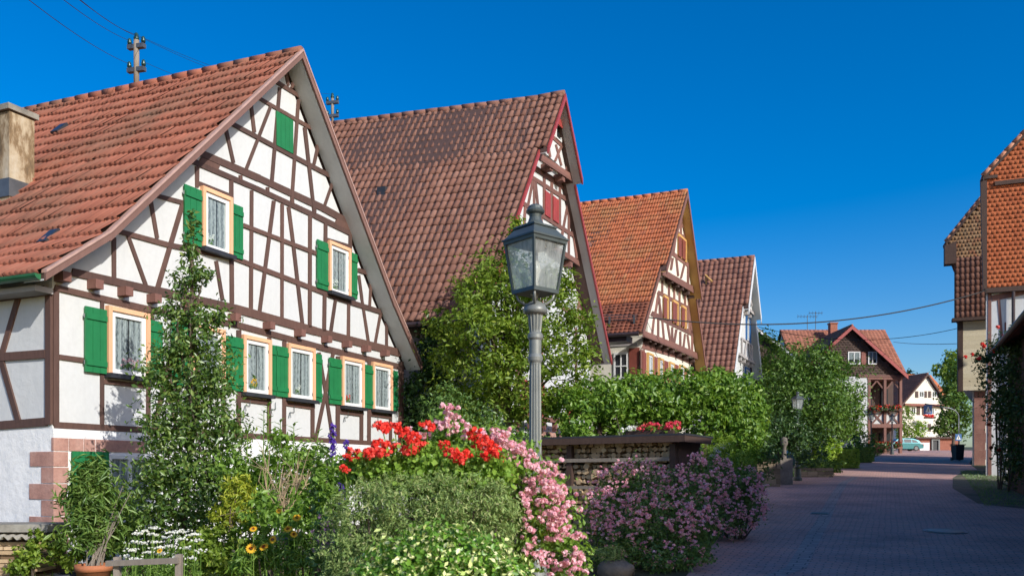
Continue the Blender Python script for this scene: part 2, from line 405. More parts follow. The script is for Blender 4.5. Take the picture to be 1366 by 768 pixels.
def tree(name, label, cat, base, top, r0, blobs, mat, n, size, group=None, nl=2, **kw):
    t = thing(name, label, cat, base, group)
    mb = MB(); limbs = []
    for c, r in blobs:
        r = np.asarray(r)*np.ones(3)
        for _ in range(nl): limbs.append(np.asarray(c)+RS.uniform(-.6, .6, 3)*r)
    branch_tree(mb, base, top, r0, r0*.35, limbs, len(label)); mb.build('trunk', M['bark'], t, True)
    leaves('crown', mat, t, blobs, n, size, **kw); return t
# ------------------------------------------------------------------ houses
class House:
    """corner on the picture (px at depth Y); U runs along the gable wall, N points out of it, V runs back"""
    def __init__(s, name, label, px, Y, vpu=None, vpl=None, U=None, V=None, cat='house', group=None, t=None):
        s.C = np.array([(px-CX)/F*Y, Y]); 
        if U is None: U = np.array([vpu-CX, F])
        s.U = np.asarray(U, float)/np.linalg.norm(U); s.N = np.array([s.U[1], -s.U[0]])
        if V is not None: s.V = np.asarray(V, float)/np.linalg.norm(V)
        elif vpl is None: s.V = -s.N
        else: v = np.array([vpl-CX, F]); s.V = v/np.linalg.norm(v)
        s.g = gz(Y); s.rise = 0; s.ze = 0; s.za = 1; s.nb = 0
        s.t = t or thing(name, label, cat, (s.C[0], s.C[1], s.g), group)
    def p(s, u, z, v=0.0):
        xy = s.C+u*s.U+(v*s.V if v >= 0 else -v*s.N)
        if v > 0 and s.rise: z = z+s.rise*v*(z-s.ze)/(s.za-s.ze)
        return np.array([xy[0], xy[1], z])
    def pv(s, u, z, v):
        xy = s.C+u[:, None]*s.U+np.where(v[:, None] >= 0, v[:, None]*s.V, -v[:, None]*s.N)
        z = z+s.rise*np.maximum(v, 0)*(z-s.ze)/(s.za-s.ze)
        return np.column_stack([xy, z])
    def uz(s, px, py, d=0.0):
        c = s.C+s.N*d; k = (px-CX)/F
        t = (k*c[1]-c[0])/(s.U[0]-k*s.U[1]); Y = c[1]+t*s.U[1]
        return float(t), float((HZ-py)/F*Y)
    def vz(s, px, py, u=0.0):
        """point of the picture on the side wall at u: (v, z)"""
        c = s.C+s.U*u; k = (px-CX)/F
        t = (k*c[1]-c[0])/(s.V[0]-k*s.V[1]); Y = c[1]+t*s.V[1]
        return float(t), float((HZ-py)/F*Y)
    # ---- gable outline from the roof profile
    def setprofile(s, left, right, u0, u1, L, th=.26, inset=.2):
        s.left, s.right, s.u0, s.u1, s.L = left, right, u0, u1, L   # left: eave -> apex, right: eave -> apex
        s.ze = min(left[0][1], right[0][1]); s.za = left[-1][1]; s.inset = inset
    def ul(s, z):
        return max(s.u0, float(np.interp(z, [q[1] for q in s.left], [q[0] for q in s.left]))+s.inset)
    def ur(s, z):
        return min(s.u1, float(np.interp(z, [q[1] for q in s.right], [q[0] for q in s.right]))-s.inset)
    def wall(s, z0, z1, d, mat, name='wall', back=None):
        zs = sorted({z0, z1}|{q[1] for q in s.left+s.right if z0 < q[1] < z1})
        # corner where the plumb wall meets the roof line
        for k in np.linspace(z0, z1, 25): zs.append(float(k))
        zs = sorted(set(zs)); Lp = []; Rp = []
        for z in zs:
            a, b = s.ul(z), s.ur(z)
            if a < b-.02: Lp.append((a, z)); Rp.append((b, z))
        def slim(P):
            o = [P[0]]
            for i in range(1, len(P)-1):
                (a, b), (c, e), (g, h) = o[-1], P[i], P[i+1]
                if abs((c-a)*(h-b)-(g-a)*(e-b)) > 1e-5: o.append(P[i])
            return o+[P[-1]]
        poly = slim(Rp)+slim(Lp)[::-1]
        L = back or s.L
        mb = MB(); fr = [s.p(u, z, -d) for u, z in poly]; bk = [s.p(u, z, L) for u, z in poly]; n = len(poly)
        mb.add(fr+bk, [tuple(range(n)), tuple(range(2*n-1, n-1, -1))]+[(i, i+n, (i+1) % n+n, (i+1) % n) for i in range(n)])
        return mb.build(name, mat, s.t)
    def quad(s, mb, pts, d0, d1):
        mb.prism([s.p(u, z, -d0) for u, z in pts], [*(s.N*(d1-d0)), 0])
    def sweep(s, mb, pts, d, back):
        fr = [s.p(u, z, -d) for u, z in pts]; bk = [s.p(u, z, back) for u, z in pts]; n = len(pts)
        mb.add(fr+bk, [tuple(range(n)), tuple(range(2*n-1, n-1, -1))]+[(i, i+n, (i+1) % n+n, (i+1) % n) for i in range(n)])
    # ---- timber: lines on the picture put back on the wall plane
    def beam(s, mb, x1, y1, x2, y2, w, d=0.0, out=.022):
        dx, dy = x2-x1, y2-y1; l = math.hypot(dx, dy); ox, oy = -dy/l*w/2, dx/l*w/2
        k1, k2 = random.uniform(.88, 1.06), random.uniform(.88, 1.06)
        q = [s.uz(x1+ox*k1, y1+oy*k1, d), s.uz(x2+ox*k2, y2+oy*k2, d), s.uz(x2-ox*k2, y2-oy*k2, d), s.uz(x1-ox*k1, y1-oy*k1, d)]
        ar = sum(q[i][0]*q[(i+1) % 4][1]-q[(i+1) % 4][0]*q[i][1] for i in range(4))
        if ar < 0: q = q[::-1]
        s.nb += 1; s.quad(mb, q, d-.02, d+out+.0009*(s.nb % 13))
    def lines(s, mb, ls, d=0.0, w=None):
        for l in ls:
            if len(l) > 5 or (w is not None and len(l) > 4):
                pts = l if w is not None else l[:-1]; ww = w if w is not None else l[-1]
                for i in range(0, len(pts)-2, 2): s.beam(mb, *pts[i:i+4], ww, d)
            else: s.beam(mb, *l[:4], l[4] if len(l) == 5 else w, d)
    # ---- roof
    def segs(s, side, cuts):
        zs = [q[1] for q in side]; us = [q[0] for q in side]
        pts = sorted(set(zs)|{c for c in cuts if zs[0] < c < zs[-1]})
        return [(float(np.interp(z, zs, us)), z) for z in pts]
    def roof(s, tilem, ov, tile=(.22, .33), style='pan', cuts=(), soff=None, barge=None, bw=.2, bt=.04, slabm=None, back=.2,
             trim=None, sides=('l', 'r'), skip=None, name='roof', low=None, lift=.038):
        s.lift = lift
        """ov: list of roof overhangs (metres out from the wall plane), one per tier between the cuts"""
        def ovz(z):
            k = sum(z > c for c in cuts); return ov[min(k, len(ov)-1)]
        slab = MB(); so = MB(); bg = MB(); tr = MB()
        for side, sg in ((s.left, 1), (s.right, -1)):
            P = s.segs(side, cuts)
            for (ua, za), (ub, zb) in zip(P[:-1], P[1:]):
                o = ovz((za+zb)/2); c = math.hypot(ub-ua, zb-za)/abs(ub-ua)
                def strip(mb, a, b, v0, v1):
                    q = [(ua, za-a*c), (ub, zb-a*c), (ub, zb-b*c), (ua, za-b*c)]
                    if sg < 0: q = q[::-1]
                    fr = [s.p(u, z, v0) for u, z in q]; bk = [s.p(u, z, v1) for u, z in q]
                    mb.add(fr+bk, [(3,2,1,0), (4,5,6,7)]+[(i, (i+1) % 4, (i+1) % 4+4, i+4) for i in range(4)])
                strip(slab, .03, .075, -o, s.L+back)
                strip(so, .077, .095, -o+.012, -.0)
                strip(bg, .012, .012+max(bw, .085), -o-bt, -o-.002)
                if trim is not None: strip(tr, -.022, .012, -o-bt-.015, -o+.05)
        R = slab.build(name, slabm or M['timber3'], s.t)
        if soff is not None: so.build('soffit', soff, R)
        if barge is not None: bg.build('bargeboard', barge, R)
        if trim is not None: tr.build('verge_trim', trim, R)
        for side, sg in ((s.left, 1), (s.right, -1)):
            if ('l' if sg > 0 else 'r') not in sides: continue
            s.tiles(side, sg, tilem, ovz, tile, style, back, R, skip, low)
        # ridge
        ua, za = s.left[-1]; mb = MB(); o = ovz(za); v = -o; rg = random.Random(3)
        while v < s.L+back-.05:
            e = min(v+.42, s.L+back)
            q = [s.p(ua, za-.01+rg.uniform(-.008,.008), v), s.p(ua, za+.012, e)]
            mb.tube(q, [.105, .097], 10); v = e-.02
        mb.build('ridge_tile', s.ridge if hasattr(s, 'ridge') else tilem, R, True)
        return R
    def tiles(s, side, sg, mat, ovz, tile, style, back, parent, skip=None, low=None):
        w, e = tile
        us = np.array([q[0] for q in side]); zs = np.array([q[1] for q in side])
        al = np.concatenate([[0], np.cumsum(np.hypot(np.diff(us), np.diff(zs)))])
        if style == 'pan': cx = np.array([0,.22,.45,.68,.86,1.]); cz = np.array([.0,.038,.050,.030,-.004,0.])
        elif style == 'wave': cx = np.array([0,.3,.5,.7,.85,1.]); cz = np.array([.0,.012,.020,.012,.0,0.])
        else: cx = np.array([0,.0,.25,.5,.75,1.,1.])[1:6]; cz = np.zeros(5)
        n = len(cx); V = []; rr = 0; a = -.06; lists = {}
        while a < al[-1]-.02:
            z0 = float(np.interp(a, al, zs)); o = ovz(z0+.05)
            lowrow = low is not None and z0 < low[0]
            ww, ee = (low[1] if lowrow else (w, e))
            v = -o+.015-(ww*.5 if (rr % 2 and style == 'flat') else 0); k = int((s.L+back-v)/ww)
            lists.setdefault(lowrow, []).append((a, ee, ww, v+np.arange(k)*ww, k))
            a += ee; rr += 1
        for lowrow, rows in lists.items():
            st = 'flat' if lowrow else style
            xx, zz = (cx, cz) if st != 'flat' else (np.array([0,.2,.5,.8,1.]), np.zeros(5)); n = len(xx)
            VV = []
            for a, ee, ww, vs, k in rows:
                ja = RS.uniform(-.012, .012, k)-.05*(RS.rand(k) < .008); sag = .016*np.sin(vs*.75+1.1+.12*a)+.010*np.sin(vs*2.1+.9*a); jl = RS.uniform(-.006, .010, k); jt = RS.uniform(-.004, .004, k)
                a1 = min(a+ee*1.12, al[-1]+.02)
                for end, (aa, lift) in enumerate(((a, s.lift), (a1, .002), (a, .004))):
                    arc = np.broadcast_to(aa, (k,)) + (ja if end != 1 else 0)
                    for q in range(n):
                        av = arc.copy()
                        if st == 'flat' and end != 1: av = av + ee*.22*(abs(xx[q]-.5)*2)**2.2
                        u = np.interp(av, al, us); z = np.interp(av, al, zs)
                        sl = al[-1]; j = np.clip(np.searchsorted(al, av)-1, 0, len(al)-2)
                        du = us[j+1]-us[j]; dz = zs[j+1]-zs[j]; ln = np.hypot(du, dz)
                        ex = np.where(av > al[-1], av-al[-1], np.where(av < 0, av, 0))
                        u = u+du/ln*ex; z = z+dz/ln*ex
                        h = sag+zz[q]*(1 if end != 1 else .9)+lift+jl+(jt*(q-n/2) if end != 1 else 0)
                        if end == 2: h = sag+lift-.012+zz[q]*.9
                        nu, nz = (-dz/ln, du/ln) if sg > 0 else (dz/ln, -du/ln)
                        VV.append(s.pv(u+nu*h, z+nz*h, vs+xx[q]*ww))
            # rows may differ in length: assemble per row
            out = []; i = 0; fa = []; base = 0
            for a, ee, ww, vs, k in rows:
                blk = np.stack(VV[i:i+3*n], 1); i += 3*n      # k, 3n, 3
                keep = np.ones(k, bool)
                if skip is not None:
                    mid = blk[:, n//2]; keep = ~skip(vs+ww/2, np.full(k, float(np.interp(a+ee/2, al, zs))))
                blk = blk[keep]; k = len(blk)
                if not k: continue
                f = []
                for q in range(n-1):
                    A = [q, q+1, n+q+1, n+q]; B = [2*n+q, 2*n+q+1, q+1, q]
                    if sg > 0: A, B = A[::-1], B[::-1]
                    f += [A, B]
                f = np.array(f)[None]+(np.arange(k)*3*n)[:, None, None]+base
                out.append(blk.reshape(-1, 3)); fa.append(f.reshape(-1, 4)); base += k*3*n
            mesh('roof_tiles', np.concatenate(out), np.concatenate(fa), low[2] if lowrow and len(low) > 2 else mat, parent)
    # ---- openings
    def window(s, c, d=0.0, casing=None, frame=None, style='one', curtain=True, cw=.068, sill=None, fw=.075, px=True, side=None):
        """c: picture corners TL TR BR BL of the casing"""
        if px:
            q = [s.uz(*k, d) for k in c]; u0 = (q[0][0]+q[3][0])/2; u1 = (q[1][0]+q[2][0])/2
            z1 = (q[0][1]+q[1][1])/2; z0 = (q[2][1]+q[3][1])/2
        else: u0, u1, z0, z1 = c
        def B(mb, a, b, e, f, d0, d1): s.quad(mb, [(a,e),(b,e),(b,f),(a,f)], d+d0, d+d1)
        fr = MB(); k = cw if casing is not None else 0
        a, b, e, f = u0+k, u1-k, z0+.02, z1-k
        g = min(fw, (b-a)*.2)
        for x in ((a, a+g, e, f), (b-g, b, e, f), (a+g, b-g, e, e+g), (a+g, b-g, f-g, f)): B(fr, *x, .004, .052)
        if style == 'two': B(fr, (a+b)/2-.03, (a+b)/2+.03, e+g, f-g, .012, .050)
        if style == 'cross':
            B(fr, (a+b)/2-.025, (a+b)/2+.025, e+g, f-g, .012, .050); B(fr, a+g, b-g, e+(f-e)*.55, e+(f-e)*.55+.04, .012, .049)
        o = fr.build('window', frame or M['winwhite'], s.t)
        dk = MB(); B(dk, a+g*.5, b-g*.5, e+g*.5, f-g*.5, .001, .006); dk.build('room_darkness_plate', M['dark'], o)  # plate on the wall; the unlit room behind is put into its colour
        if curtain:
            cu = MB(); n = 22; i0, i1 = a+g, b-g; top = f-g*.6; bot = e+g*.6+(.0 if curtain is True else (f-e)*curtain)
            for (lo, hi) in (((i0, i0+(i1-i0)*.52), (i0+(i1-i0)*.56, i1)) if curtain is True else ((i0, i1),)):
                vs = []; fs = []
                for j in range(n+1):
                    u = lo+(hi-lo)*j/n; dd = .017+.008*math.sin(j*1.7)
                    vs += [s.p(u, top, -d-dd), s.p(u+.01*math.sin(j), bot, -d-dd)]
                for j in range(n): fs.append((2*j, 2*j+1, 2*j+3, 2*j+2))
                cu.add(vs, fs)
            cu.build('curtain', M['curtain'], o, True)
        gl = MB(); gl.add([s.p(u, z, -d-.032) for u, z in ((a+g,e+g),(b-g,e+g),(b-g,f-g),(a+g,f-g))], [(0,1,2,3)]); gl.build('pane', M['glass'], o)
        if casing is not None:
            ca = MB(); B(ca, u0, u0+k, z0, z1, -.01, .085); B(ca, u1-k, u1, z0, z1, -.01, .086); B(ca, u0+k, u1-k, z1-k, z1, -.01, .0845)
            ca.build('casing', casing, o)
        if sill is not None:
            si = MB(); B(si, u0-.02, u1+.02, z0-.05, z0+.018, -.01, .15); si.build('sill', sill, o)
        return u0, u1, z0, z1
    def shutter(s, c, d=0.0, mat=None, px=True, slat=3, batten=True, dz=.03):
        if px:
            q = [s.uz(*k, d+.05) for k in c]; u0 = (q[0][0]+q[3][0])/2; u1 = (q[1][0]+q[2][0])/2
            z1 = (q[0][1]+q[1][1])/2; z0 = (q[2][1]+q[3][1])/2
        else: u0, u1, z0, z1 = c
        mb = MB(); w = (u1-u0)/slat; rg = random.Random(int(u0*100))
        for k in range(slat):
            s.quad(mb, [(u0+k*w+.003, z0), (u0+(k+1)*w-.003, z0), (u0+(k+1)*w-.003, z1), (u0+k*w+.003, z1)], d+dz+.002*rg.random(), d+dz+.032+.002*rg.random())
        s.quad(mb, [(u0+.006, z0+.006), (u1-.006, z0+.006), (u1-.006, z1-.006), (u0+.006, z1-.006)], d+dz+.006, d+dz+.024)
        if batten:
            h = z1-z0
            for z in (z0+h*.10, z1-h*.19): s.quad(mb, [(u0+.01, z), (u1-.01, z), (u1-.01, z+h*.085), (u0+.01, z+h*.085)], d+dz+.03, d+dz+.055)
        o = mb.build('shutter', mat or M['green'], s.t)
        if batten:
            for z in (z0+(z1-z0)*.14, z1-(z1-z0)*.15):
                p = s.p(u0-.012, z, -(d+dz+.02)); hb = MB(); hb.tube([p-np.array([0,0,.03]), p+np.array([0,0,.03])], .012, 6); hb.build('hinge', M['iron2'], o)
        return u0, u1, z0, z1
    def ends(s, us, z, sz, d0, d1, mat, name='beam_end', drop=0):
        for u in us:
            mb = MB(); h = sz/2
            s.quad(mb, [(u-h, z-h), (u+h, z-h), (u+h, z+h), (u-h, z+h)], d0, d1)
            mb.build(name, mat, s.t)

# ================================================================== house with green shutters
H = House('half_timbered_house', 'white half-timbered house with green shutters and red tiled roof, nearest on the left', 69.5, 12, 1190, -2000, group='gabled houses along the street')
H.rise = .012
d1 = .40
pl = [H.uz(58.6, 362, d1), H.uz(145, 309.5, d1), H.uz(402, 68, d1)]
pr = [H.uz(561.4, 485.5, d1), H.uz(525, 400.5, d1), pl[-1]]
U1 = H.uz(538, 500)[0]
H.setprofile(pl, pr, 0, U1, 17, inset=.24); H.rise = .012
zb = H.uz(69.5, 571)[1]
H.wall(zb, H.za, 0, M['white'])
H.wall(H.g-.3, zb, .03, M['rough'], 'plinth_wall')
H.roof(M['tile1'], [d1], (.115, .42), 'wave', soff=M['soffit'], barge=M['barge'], bw=.062, trim=M['flash'], lift=.055)
tb = MB()
H.lines(tb, [
 (365,107.5, 405.5,133, 5.5), (380.5,96, 384,115, 3.6), (394.5,104, 388,118, 3.6), (343.5,130.5, 420.5,175, 4.8),
 (372.4,117, 361.8,243, 4.4), (397.3,133, 388.5,268, 4.2), (334,140, 338.4,177, 4), (360.3,142, 327.2,227, 4),
 (306,164, 442.6,236.5, 5.4), (300,171, 310.6,218, 4), (405.5,170, 418.3,284, 4), (424.8,188, 417.8,220, 3.6), (442.6,245, 431.2,278, 3.8),
 (263,202.5, 345,238, 430,277.5, 472,301, 9), (257,215.5, 340,251, 420,288, 474,314.5, 7.2),
 (266,213, 291,224, 7), (447,295, 470,306, 8), (320,234, 320,241, 4), (356,250, 356,257, 4), (389,266, 389,272, 4), (418.6,279, 418.6,285, 4),
 (262.3,222, 262.3,250, 5), (264,244.3, 308,262, 5), (307.8,241, 308.6,405, 5.4), (335,254, 334,412, 4.6),
 (364.6,268, 345.6,415, 4.4), (375.6,272, 375.4,426, 3.8), (384,276, 389.7,320, 402.8,434, 4.2), (412.8,288, 412.4,437, 4),
 (433.6,298, 431.6,442, 4.2), (434,319, 466,329, 4.6), (466.3,313, 466.3,337, 3.6), (476.5,360, 495,366.5, 5.4),
 (478,367, 482.3,400, 491,457, 3.6), (494.6,369, 492.5,408, 3.4), (464.6,400, 464,451, 3.8), (506.8,419, 499.6,459, 3.4), (515,420, 515,465, 3),
 (446.8,400, 440.2,444.5, 4), (157,308.5, 223,326.5, 312,344.5, 425,388, 451,398, 515,418.5, 6.4),
 (323,300.3, 425,339.5, 5.6), (206,260.5, 247,271.5, 6), (200,267, 208.9,318, 5), (243,272, 208.4,388, 6.4), (170,315, 194.6,383, 4.8), (151,317, 151.3,372, 5),
 (287.4,348, 296,400, 4.4),
 (95,362.8, 211,388.5, 313,411.5, 420,441.5, 536.5,471.5, 10.5), (72,383.4, 199,413, 313,432.5, 436,465.5, 534.5,489.5, 8.4),
 (74,385, 74,567, 8.4), (135.5,398, 135.5,572, 5.2), (197.5,412, 197,576, 5), (137,508.5, 196,515, 6), (78,475.8, 136,484, 7),
 (200.6,417, 236,575, 5), (237,430, 204,575, 5), (250,420, 250,579, 5), (297.5,440, 297,580, 5), (251,523, 297,528, 6),
 (317.6,440, 317.3,582, 5.4), (319,532.3, 359,537, 6), (358.6,450, 358.2,583, 5.2), (378.6,455, 378.4,584, 5), (379,537.8, 417,543, 6), (416.6,463, 416.2,586, 4.6),
 (424.7,470, 433.6,523, 443.8,589, 4.2), (443.8,470, 433.6,523, 419.8,588, 4.2),
 (450,475, 449.7,589, 4.6), (451,548.4, 482,552.4, 5.6), (481.6,478, 481.2,592, 4), (491.6,482, 491.4,592, 4), (492,551.8, 521,556, 5.6), (520.6,488, 520.3,593, 4), (534.6,482, 534,594, 6.4),
 (72,566.4, 200,573.5, 420,587.2, 535,594, 8),
])
# left wall timber, on the wall facing the camera
def side_beam(mb, x1, y1, x2, y2, w):
    a = H.vz(x1, y1); b = H.vz(x2, y2); A = H.p(0, a[1], a[0]); B = H.p(0, b[1], b[0])
    dr = (B-A)/np.linalg.norm(B-A); nn = np.array([*(-H.U), 0]); sd = np.cross(nn, dr)
    H.nb += 1; o = .024+.0009*(H.nb % 11)
    mb.prism([A+sd*w/2-nn*.02, B+sd*w/2-nn*.02, B-sd*w/2-nn*.02, A-sd*w/2-nn*.02], nn*(o+.02))
for l in ((66,392,66,566,.11), (-40,401,62,388,.14), (-60,480,62,472,.12), (-60,571,64,562,.12), (27,392,3,474,.10), (1,474,26,563,.10), (-12,396,-40,470,.1)):
    side_beam(tb, *l)
tb.build('timber_frame', M['timber'], H.t)
zc = H.uz(127.7, 382)[1]
H.ends([H.uz(x, y, .1)[0] for x, y in ((84,373),(127.5,381.7),(167.5,391),(206,400),(255,412),(313,427),(359,436),(400.3,447),(436,459),(463,464),(488.7,470),(513.7,475))], zc, .135, -.02, .19, M['timber2'])
o = [H.uz(x, y) for x, y in ((371.6,150.7),(393.7,160.9),(390.2,203.8),(368,192.7))]
H.shutter([(371.4,150),(393.6,160.5),(390.2,204),(367.8,192.8)], 0, M['green'], slat=4, batten=False, dz=.01)
wins = [
 ((139,407),(196,419.5),(195.5,505.5),(141,499.5)), ((251,430),(296.5,441),(296,521.5),(251.5,516)), ((320,445),(359,454.7),(357.7,529.5),(322,523)),
 ((380,457),(417.5,465.5),(416.2,535.5),(382,531)), ((452,474),(483,481.5),(482,545.3),(454,541.5)), ((493.4,481),(521,489),(519.8,549.4),(495,546)),
 ((265.8,249.2),(307.4,264),(305.3,342.5),(267,331)), ((435.5,321),(465.3,332),(464,398),(436,388.8))]
WZ = []
for i, c in enumerate(wins): WZ.append(H.window(c, 0, M['orange'], sill=M['slate'], curtain=True))
for c in [((114.5,408),(143.5,414),(141,499),(112.4,494.5)), ((197,425.7),(217,430),(216.4,507.4),(196,504.5)),
 ((229,427),(251.5,432),(251.5,516),(229,512)), ((297,446.5),(305.6,448.5),(305.6,521),(296.8,519)), ((306.2,447.6),(324.6,452),(323.5,522.5),(306.2,519.5)),
 ((358.6,459),(367.6,461),(367.2,527.6),(358,526.6)), ((368.4,460.8),(384.4,464),(384.2,530.2),(368,527.8)), ((417.3,470.6),(429.6,473),(428.6,536.6),(416.6,535)),
 ((439.5,476.3),(455.7,480),(455,540),(439,537.6)), ((482.8,483),(485.6,484),(485.4,543),(482.6,542.6)), ((486,485.5),(497.3,488.3),(496.8,545.4),(486,543.6)), ((521.2,493),(531,495.5),(530,548.6),(521,546)),
 ((247,246.5),(269.3,254),(268.3,330.5),(244.7,321.5)), ((308.2,271),(324,276.5),(323.8,347),(307.4,341)), ((423.4,319.4),(438,324.8),(437,388),(422.7,383.6)), ((465.6,336),(476.8,339.4),(476,399),(464.8,396))]:
    H.shutter(c)
# plinth: sandstone quoins, lintel, green door and window
rows = [(583.5,600.5,None,88.7),(602,621.5,41,88),(623,643.5,56,88.7),(645,665.5,40,86.5),(667,687.5,56,88.7),(689,709.5,40,86.5),(711,731.5,56,88.7),(733,753,40,86.5)]
q = MB()
for y0, y1, xl, xr in rows:
    z1 = H.uz(71.8, y0)[1]; z0 = H.uz(71.8, y1)[1]; ur = H.uz(xr, y0)[0]
    if xl is None: H.quad(q, [(-.012,z0),(ur,z0),(ur,z1),(-.012,z1)], 0, .045); continue
    vl = H.vz(xl, y0)[0]; nn = -H.U; e = .013
    A = H.C+nn*e+H.N*.045; B = H.C+nn*e+H.V*vl; D = H.C+H.U*ur+H.N*.045; I = H.C+H.U*ur; I2 = H.C+H.U*.05+H.V*vl
    q.prism([(*A,z0),(*D,z0),(*I,z0),(*I2,z0),(*B,z0)], (0,0,z1-z0))
for x0, x1 in ((90,108.7),(110,124.5),(126,193)):
    a, b = H.uz(x0, 590)[0], H.uz(x1, 590)[0]; z1 = H.uz(71.8, 583.5)[1]; z0 = H.uz(71.8, 600.5)[1]
    H.quad(q, [(a,z0),(b,z0),(b,z1),(a,z1)], 0, .045)
q.build('corner_stones', M['sand'], H.t)
zt = H.uz(71.8, 601)[1]; ua, ub, uc = H.uz(91, 640)[0], H.uz(140, 640)[0], H.uz(196, 640)[0]
H.shutter((ua, ub, zt-1.02, zt), 0, M['green'], px=False, slat=6, batten=False, dz=.06)
H.window((ub+.0, uc, zt-.95, zt-.04), .03, None, px=False, style='two', fw=.06)
# small wall hooks under the windows
for x, y in ((332,541),(366,546),(391,550),(463,556),(503,562)):
    u, z = H.uz(x, y); mb = MB()
    for a, b in (((0,.14),(0,0)),((0,0),(-.13,0)),((-.13,0),(-.17,-.12)),((-.13,0),(-.1,-.1))):
        mb.tube([H.p(u+a[0], z+a[1], -.03), H.p(u+b[0], z+b[1], -.03)], .006, 5)
    mb.build('wall_hook', M['iron2'], H.t)
# gutter, downpipe board, chimney, roof lights
mb = MB(); gp = pl[0]; n = 8
for a, b in ((-.34, 16.9),):
    pts = []
    for v in (a, b):
        pts.append([H.p(gp[0]-.02+.075*math.cos(math.pi+math.pi*j/n), gp[1]-.03+.075*math.sin(math.pi+math.pi*j/n), v) for j in range(n+1)])
    vs = pts[0]+pts[1]; mb.add(vs, [(j, j+1, j+n+2, j+n+1) for j in range(n)]+[tuple(range(n+1)), tuple(range(2*n+1, n, -1))])
mb.build('gutter', M['gutter'], H.t)
mb = MB(); a = H.p(-.06, pl[0][1]-.16, -.05); b = H.p(-.06, pl[0][1]-.16, 16); mb.box((a+b)/2-np.array([*(H.U*.10),0]), (b-a)/2, np.array([*(H.U*.14),0]), (0,0,.04))
mb.build('eaves_board', M['soffit_g'], H.t)
def on_left(h, px, py):
    """where a picture point meets the left roof slope: v, arc fraction"""
    best = None
    for k in range(len(h.left)-1):
        (ua, za), (ub, zb_) = h.left[k], h.left[k+1]
        for v in np.linspace(-.5, h.L, 500):
            Q = h.C+ua*h.U+v*h.V; kx = (px-CX)/F
            t = (kx*Q[1]-Q[0])/(h.U[0]-kx*h.U[1]); fr = t/(ub-ua)
            if not -.02 <= fr <= 1.02: continue
            z = za+(zb_-za)*fr; z += h.rise*max(v,0)*(z-h.ze)/(h.za-h.ze); Y = Q[1]+t*h.U[1]
            e = abs(HZ-F*z/Y-py)
            if best is None or e < best[0]: best = (e, v, ua+t, za+(zb_-za)*fr)
    return best[1:]
def roof_pt(h, px, py): v, u, z = on_left(h, px, py); return h.p(u, z, v), v, u, z
cp, cv, cu, cz = roof_pt(H, 16, 258)
ch = thing('chimney_stack', 'stained rendered chimney standing on the nearest red roof', 'chimney', cp)
top = (HZ-154)/F*cp[1]
mb = MB(); hx = np.array([*H.U, 0])*.24; hy = np.array([*H.V, 0])*.26
mb.box(cp+np.array([0,0,(top-cp[2])/2-.35]), hx, hy, (0,0,(top-cp[2])/2+.30))
m_, nt_, b_ = newmat('stained_chimney_render')
n1 = noise(nt_, 1.7, 6, .7, stretch(nt_, (1.4,1.4,.5))); n2 = noise(nt_, 12, 5, .7)
c_ = ramp(nt_, [(.34,(.06,.045,.03)),(.46,(.24,.16,.085)),(.54,(.46,.37,.25)),(.7,(.54,.49,.40))], n1)
c_ = mixc(nt_, .5, c_, ramp(nt_, [(.3,(.6,.6,.6)),(.7,(1,1,1))], n2), 'MULTIPLY')
nt_.links.new(c_, b_.inputs['Base Color']); b_.inputs['Roughness'].default_value = .95; bump(nt_, b_, n2, .4, .012)
mb.build('shaft', m_, ch)
mb = MB(); mb.box((cp[0],cp[1],top+.02), hx*1.22, hy*1.2, (0,0,.05)); mb.build('cap', M['concrete'], ch)
mb = MB(); mb.box(cp+np.array([0,0,.0]), hx*1.10, hy*1.10, (0,0,.16)); mb.build('flashing', M['lead'], ch)
for px, py in ((82,176),(69,321)):
    c, v, u, z = roof_pt(H, px, py); k = 1 if z > pl[1][1] else 0
    du, dz = pl[k+1][0]-pl[k][0], pl[k+1][1]-pl[k][1]; l = math.hypot(du, dz)
    tv = np.array([*(H.U*du/l), dz/l]); nv = np.array([*(H.U*(-dz/l)), du/l]); sv = np.array([*H.V, 0])
    mb = MB(); mb.box(c+nv*.06, sv*.10, tv*.17, nv*.035); o = mb.build('roof_light', M['slate'], H.t)
    mb = MB(); mb.box(c+nv*.097, sv*.08, tv*.145, nv*.004); mb.build('pane', M['glass'], o)
# flowers and trinkets standing inside the windows
def sill_flowers(wz, label, mats, ux, n=14, r=.1):
    u0, u1, z0, z1 = wz; c = H.p(u0+(u1-u0)*ux, z0+.1, -.024)
    t = thing('window_flowers', label, 'flowers', c)
    uu = np.array([*H.U, 0])
    P0 = np.array([c+uu*RS.uniform(-r, r)+np.array([0,0,RS.uniform(.06,.20)]) for _ in range(n)])
    v, f = petals_at(P0, .03, 7, .03, squash=.9); v = v-np.outer(((v-c)@np.array([*H.N,0])), np.array([*H.N,0]))*.9
    mesh('blossoms', v, f, mats, t)
    P1 = np.array([c+uu*RS.uniform(-r, r)+np.array([0,0,RS.uniform(.0,.10)]) for _ in range(n)])
    v, f = petals_at(P1, .03, 8, .035); v = v-np.outer(((v-c)@np.array([*H.N,0])), np.array([*H.N,0]))*.9
    mesh('foliage', v, f, L['rose'], t)
sill_flowers(WZ[0], 'pink and red flowers on the sill inside the leftmost lower window', P['pink'], .55, 16, .17)
sill_flowers(WZ[2], 'bright orange and blue posy inside the window right of the column tree', P['yellow'], .42)
sill_flowers(WZ[3], 'small white flower pot inside the window left of the crossed timbers', P['white'], .42, 8, .06)
sill_flowers(WZ[4], 'red flower inside the window right of the crossed timbers', P['red'], .36, 9, .07)
sill_flowers(WZ[6], 'white and lilac flowers inside the upper window behind the column tree tip', P['white'], .3, 12, .09)
